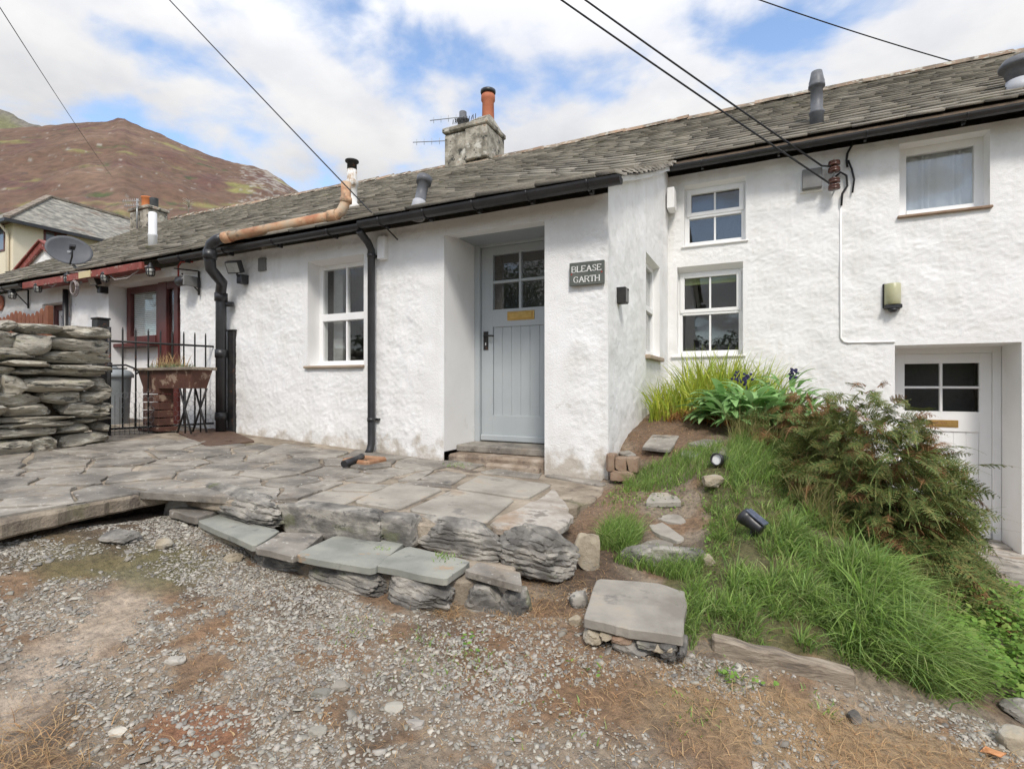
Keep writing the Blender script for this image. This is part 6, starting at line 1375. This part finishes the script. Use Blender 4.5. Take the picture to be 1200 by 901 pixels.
def leafy(name, lab, cat, c, n_, rad, h, L0, L1, w, mat, rs, stalk=True, droopy=1.2):
    root = empty(name, (c[0], c[1], zgf(*c)), lab, cat); vs = []; fs = []; st = MB()
    for i in range(n_):
        r = rad*math.sqrt(rs.random()); a = rs.uniform(0, 6.3); bx_, by_ = c[0]+r*math.cos(a), c[1]+r*math.sin(a); hh = h*(1-.5*(r/rad)**2)*rs.uniform(.35, 1)
        b = Vector((bx_, by_, zgf(bx_, by_)+hh)); ang = a+rs.uniform(-1.2, 1.2); el = rs.uniform(.1, 1.1); d = Vector((math.cos(ang)*math.cos(el), math.sin(ang)*math.cos(el), math.sin(el))); sd = Vector((-math.sin(ang), math.cos(ang), 0)); L = rs.uniform(L0, L1); m = 6; o = len(vs); p = b
        for k in range(m+1):
            t = k/m; ww = w*L*math.sin(math.pi*(t*.93+.05))**.75; up_ = d.cross(sd)*-ww*.35
            vs += [p-sd*ww+up_*0-Vector((0, 0, -ww*.3)), p, p+sd*ww+Vector((0, 0, ww*.3))]; p = p+d*(L/m); d = (d+Vector((0, 0, -droopy/m))).normalized()
        for k in range(m): q = o+3*k; fs += [(q, q+1, q+4, q+3), (q+1, q+2, q+5, q+4)]
        if stalk and i % 3 == 0: st.tube([(bx_, by_, zgf(bx_, by_)), tuple(b)], .004, 4)
    npmesh('leaves', np.array([tuple(v) for v in vs]), np.array(fs), mat, root, smooth=True)
    return root
bl = leafy('broad_leaved_plant', 'mid green broad leaved perennial right of the strap leaves', 'plant', (-.08, 4.72), 260, .32, .36, .18, .32, .115, BROADL, random.Random(5))
leafy('broad_leaved_plant', 'upright green leafy stems behind the broad leaved perennial, with a dark bud on top', 'plant', (.22, 5.2), 170, .26, .58, .14, .26, .11, BROADL, random.Random(6))
for cx, cy, hh in ((-.1, 5.0, .44), (.28, 5.35, .62), (-.17, 5.02, .42)):
    mb = MB()
    for k in range(20): q = Vector((cx+random.gauss(0, .022), cy+random.gauss(0, .022), zgf(cx, cy)+hh+random.gauss(0, .03))); mb.obox(q, Vector((.008, .003, 0)), Vector((-.003, .008, .002)), Vector((0, 0, .009)))
    mb.tube([(cx, cy, zgf(cx, cy)), (cx, cy, zgf(cx, cy)+hh)], .004, 4)
    mb.build('flower', PURPLE, bl)
parts = []; x, y = scatter([(.74, 2.5), (1.0, 2.4), (1.5, 3.2), (1.55, 4.1), (1.4, 4.5), (1.1, 4.1), (.85, 3.3), (.74, 3.0)], 13000); n = len(x); z = zg(x, y)+rng.uniform(.0, .15, n)*(.4+.8*np.clip(fbm(x*3, y*3, 1, 2)+.5, 0, 1))
def disc(x, y, z, r):
    n = len(x); K = 6; ang = np.linspace(0, 2*np.pi, K, endpoint=False)[None]+rng.uniform(0, 6.3, (n, 1)); tx, ty = rng.normal(0, .4, (n, 1)), rng.normal(0, .4, (n, 1))
    px_, py_ = r[:, None]*np.cos(ang)*rng.uniform(.8, 1.1, (n, K)), r[:, None]*np.sin(ang)*rng.uniform(.8, 1.1, (n, K)); V = np.stack([x[:, None]+px_, y[:, None]+py_, z[:, None]+px_*tx+py_*ty], -1)
    return V.reshape(-1, 3), [np.arange(n*K).reshape(n, K)]
parts.append(disc(x, y, z, rng.uniform(.005, .0135, n)))
x, y = scatter([(-.92, 3.3), (-.6, 3.2), (-.2, 3.4), (-.2, 2.9), (.05, 2.4), (-.2, 2.3), (-.3, 3.2), (-.5, 3.7), (-.95, 3.75)], 700); n = len(x); parts.append(disc(x, y, zg(x, y)+rng.uniform(.005, .04, n), rng.uniform(.003, .008, n)))
x = np.concatenate([-.10+rng.normal(0, .025, 24), .02+rng.normal(0, .03, 10), -1.0+rng.normal(0, .05, 12), -.55+rng.normal(0, .04, 10)]); y = np.concatenate([1.97+rng.normal(0, .03, 24), 2.0+rng.normal(0, .02, 10), 1.7+rng.normal(0, .05, 12), 1.75+rng.normal(0, .03, 10)])
parts.append(disc(x, y, zg(x, y)+rng.uniform(.01, .04, len(x)), rng.uniform(.004, .011, len(x))))
V, Fq = merge(parts); tag(npmesh('clover', V, Fq, CLOVER), 'bright green clover and small weeds', 'ground cover', kind='stuff')
# fallen leaf
p = at_f(1163, 888, zgf); v = [p+Vector(q) for q in ((-.03, 0, .01), (-.01, .02, .02), (.02, .022, .012), (.035, .005, .022), (.015, -.015, .016), (-.01, -.016, .022))]
tag(MB().prism(v, (0, 0, .002)).build('fallen_leaf', M('orange_dead_leaf', [(.45, .2, .08), (.5, .25, .12)], 60, .8)), 'single orange brown fallen leaf at the right edge of the gravel', 'leaf')
# planter plants
rs = random.Random(9)
c0 = at_Y(203, 430, 3.35); pp = empty('trailing_plant', (c0.x, 3.35, c0.z), 'grey green and withered stems growing in the brown trough', 'plant')
n = 420; x = c0.x+rng.uniform(-.25, .25, n); y = 3.35+rng.uniform(-.1, .1, n); H = rng.uniform(.03, .14, n); a = rng.uniform(0, 6.3, n); v, f = blades(np.stack([x, y, np.full(n, zt_-.03)], 1), H, np.stack([np.cos(a)*H*.7, np.sin(a)*H*.7], 1), rng.uniform(.006, .012, n), 3); npmesh('green_leaves', v, f, M('sage_leaf', [(.17, .20, .10)], rough=.7, island=.3), pp)
n = 110; x = c0.x+rng.normal(-.08, .12, n); y = 3.35+rng.uniform(-.08, .08, n); H = rng.uniform(.10, .26, n); a = rng.uniform(0, 6.3, n); v, f = blades(np.stack([x, y, np.full(n, zt_-.03)], 1), H, np.stack([np.cos(a)*H*.3, np.sin(a)*H*.3], 1), rng.uniform(.006, .013, n), 3); npmesh('withered_stems', v, f, STRAW, pp)
# ---- trees across the yard (they show in the door panes) ----
def tree(x, y, h, r, lab, seed):
    rs = random.Random(seed); g = np.random.default_rng(seed); t = empty('garden_tree', (x, y, -1.5), lab, 'tree', 'trees across the yard'); mb = MB(); mb.tube([(x, y, -1.6), (x+.1, y, h*.3), (x, y+.1, h*.6)], [.16, .12, .06], 8); cl = []
    for k in range(16):
        a = rs.uniform(0, 6.3); e = rs.uniform(.1, 1.2); p = Vector((x, y, h*rs.uniform(.15, .55))); q = p+Vector((math.cos(a)*math.cos(e), math.sin(a)*math.cos(e), math.sin(e)))*r*rs.uniform(.7, 1.1); mb.tube([p, (p+q)/2+Vector((0, 0, .1)), q], [.05, .03, .01], 6); cl += [q, (p+q)/2+Vector((0, 0, .2))]
    mb.build('trunk', BARK, t); N_ = 9000; ci = g.integers(0, len(cl), N_); C_ = np.array([tuple(c) for c in cl])[ci]+g.normal(0, r*.2, (N_, 3)); s = g.uniform(.03, .07, N_)[:, None]; e1 = g.normal(size=(N_, 3)); e1 /= np.linalg.norm(e1, axis=1)[:, None]; e2 = np.cross(e1, g.normal(size=(N_, 3))); e2 /= np.linalg.norm(e2, axis=1)[:, None]
    V = np.stack([C_-e1*s, C_+e2*s*.5, C_+e1*s, C_-e2*s*.5], 1).reshape(-1, 3); npmesh('crown', V, np.arange(4*N_).reshape(-1, 4), LEAFT, t)
he = empty('hedge', (0, -9.5, -1.5), 'tall dark hedge added out of view to darken the lower window reflections', 'hedge'); g = np.random.default_rng(8); N_ = 26000  # invented screen behind the camera, gives the panes something dark to mirror
hx = g.uniform(-16, 16, N_); hz_ = g.uniform(0, 1, N_)**.8*(3.6+.7*fbm(hx*.5, 0, 0, 3))-1.5; hy = -9.5+g.normal(0, .5, N_); C_ = np.stack([hx, hy, hz_], 1); s = g.uniform(.05, .11, N_)[:, None]; e1 = g.normal(size=(N_, 3)); e1 /= np.linalg.norm(e1, axis=1)[:, None]; e2 = np.cross(e1, g.normal(size=(N_, 3))); e2 /= np.linalg.norm(e2, axis=1)[:, None]
npmesh('foliage', np.stack([C_-e1*s, C_+e2*s*.6, C_+e1*s, C_-e2*s*.6], 1).reshape(-1, 3), np.arange(4*N_).reshape(-1, 4), LEAFT, he); MB().box(-16, 16, -9.7, -9.3, -1.6, 1.3).build('branches', BARK, he)
tree(-7.2, -6.5, 4.4, 2.0, 'dark green tree mirrored in the front door panes', 3); tree(-4.2, -7.2, 3.6, 1.7, 'lower dark tree mirrored at the right of the front door panes', 4)
# ================= SKY, SUN, CAMERA =================
w = bpy.data.worlds.new('World'); sc.world = w; w.use_nodes = True; nt = w.node_tree; N = nt.nodes; L = nt.links; bg = N['Background']
SUN_EL, SUN_AZ = R(48), R(150)      # azimuth clockwise from +Y
sky = N.new('ShaderNodeTexSky'); sky.sky_type = 'NISHITA'; sky.sun_disc = False; sky.sun_elevation = SUN_EL; sky.sun_rotation = SUN_AZ
tc = N.new('ShaderNodeTexCoord'); sx = N.new('ShaderNodeSeparateXYZ'); L.new(tc.outputs['Generated'], sx.inputs[0])
def math_(op, a, b=None):
    m = N.new('ShaderNodeMath'); m.operation = op
    for i, v in enumerate((a, b)):
        if v is None: continue
        if isinstance(v, (int, float)): m.inputs[i].default_value = v
        else: L.new(v, m.inputs[i])
    return m.outputs[0]
zc_ = math_('ADD', math_('MAXIMUM', sx.outputs['Z'], 0.0), .22)      # cloud layer projected on a dome
cv = N.new('ShaderNodeCombineXYZ'); L.new(math_('DIVIDE', sx.outputs['X'], zc_), cv.inputs[0]); L.new(math_('DIVIDE', sx.outputs['Y'], zc_), cv.inputs[1])
def cn(scale, det, off, ro=.55, dist=0):
    mp = N.new('ShaderNodeMapping'); mp.inputs['Location'].default_value = off; L.new(cv.outputs[0], mp.inputs['Vector'])
    n = N.new('ShaderNodeTexNoise'); n.inputs['Scale'].default_value = scale; n.inputs['Detail'].default_value = det; n.inputs['Roughness'].default_value = ro; n.inputs['Distortion'].default_value = dist; L.new(mp.outputs[0], n.inputs['Vector']); return n.outputs['Fac']
def mr_(v, a, b, c=0., d=1.):
    m = N.new('ShaderNodeMapRange'); m.inputs['From Min'].default_value = a; m.inputs['From Max'].default_value = b; m.inputs['To Min'].default_value = c; m.inputs['To Max'].default_value = d; m.interpolation_type = 'SMOOTHSTEP'; L.new(v, m.inputs['Value']); return m.outputs[0]
CLOUD_OFF = (3.1, 1.7, 0)
cover = mr_(cn(2.6, 9, CLOUD_OFF, .52, .2), .37, .54)
shade = mr_(cn(2.2, 6, (8, 2, 1), .55), .35, .68)
gr = N.new('ShaderNodeMix'); gr.data_type = 'RGBA'; gr.inputs[6].default_value = (5.7, 5.78, 6.1, 1); gr.inputs[7].default_value = (7.5, 7.45, 7.4, 1); L.new(shade, gr.inputs['Factor'])
el = mr_(sx.outputs['Z'], .25, .95, .79, 2.0)    # overhead cloud is brighter
vm = N.new('ShaderNodeVectorMath'); vm.operation = 'SCALE'; L.new(gr.outputs[2], vm.inputs[0]); L.new(el, vm.inputs['Scale'])
bl_ = N.new('ShaderNodeVectorMath'); bl_.operation = 'SCALE'; L.new(sky.outputs[0], bl_.inputs[0]); bl_.inputs['Scale'].default_value = 2.3
mxs = N.new('ShaderNodeMix'); mxs.data_type = 'RGBA'; L.new(cover, mxs.inputs['Factor']); L.new(bl_.outputs[0], mxs.inputs[6]); L.new(vm.outputs[0], mxs.inputs[7])
L.new(mxs.outputs[2], bg.inputs['Color']); bg.inputs['Strength'].default_value = .083
sd_ = bpy.data.lights.new('sun', 'SUN'); sd_.energy = 1.8; sd_.angle = R(11); sd_.color = (1, .94, .86); so = bpy.data.objects.new('sun', sd_); COL.objects.link(so)
so.rotation_euler = (R(90)-SUN_EL, 0, math.pi-SUN_AZ)
cam = bpy.data.cameras.new('camera'); cam.sensor_width = 36; cam.lens = 36*F/1200; cam.clip_end = 6000; cam.clip_start = .05
co = bpy.data.objects.new('camera', cam); COL.objects.link(co); co.location = (0, 0, 0); co.rotation_euler = (R(90), 0, TH); sc.camera = co
vs_ = sc.view_settings; sc.display_settings.display_device = 'sRGB'; vs_.view_transform = 'Standard'; vs_.look = 'None'; vs_.gamma = 1; vs_.use_curve_mapping = False; vs_.exposure = .60
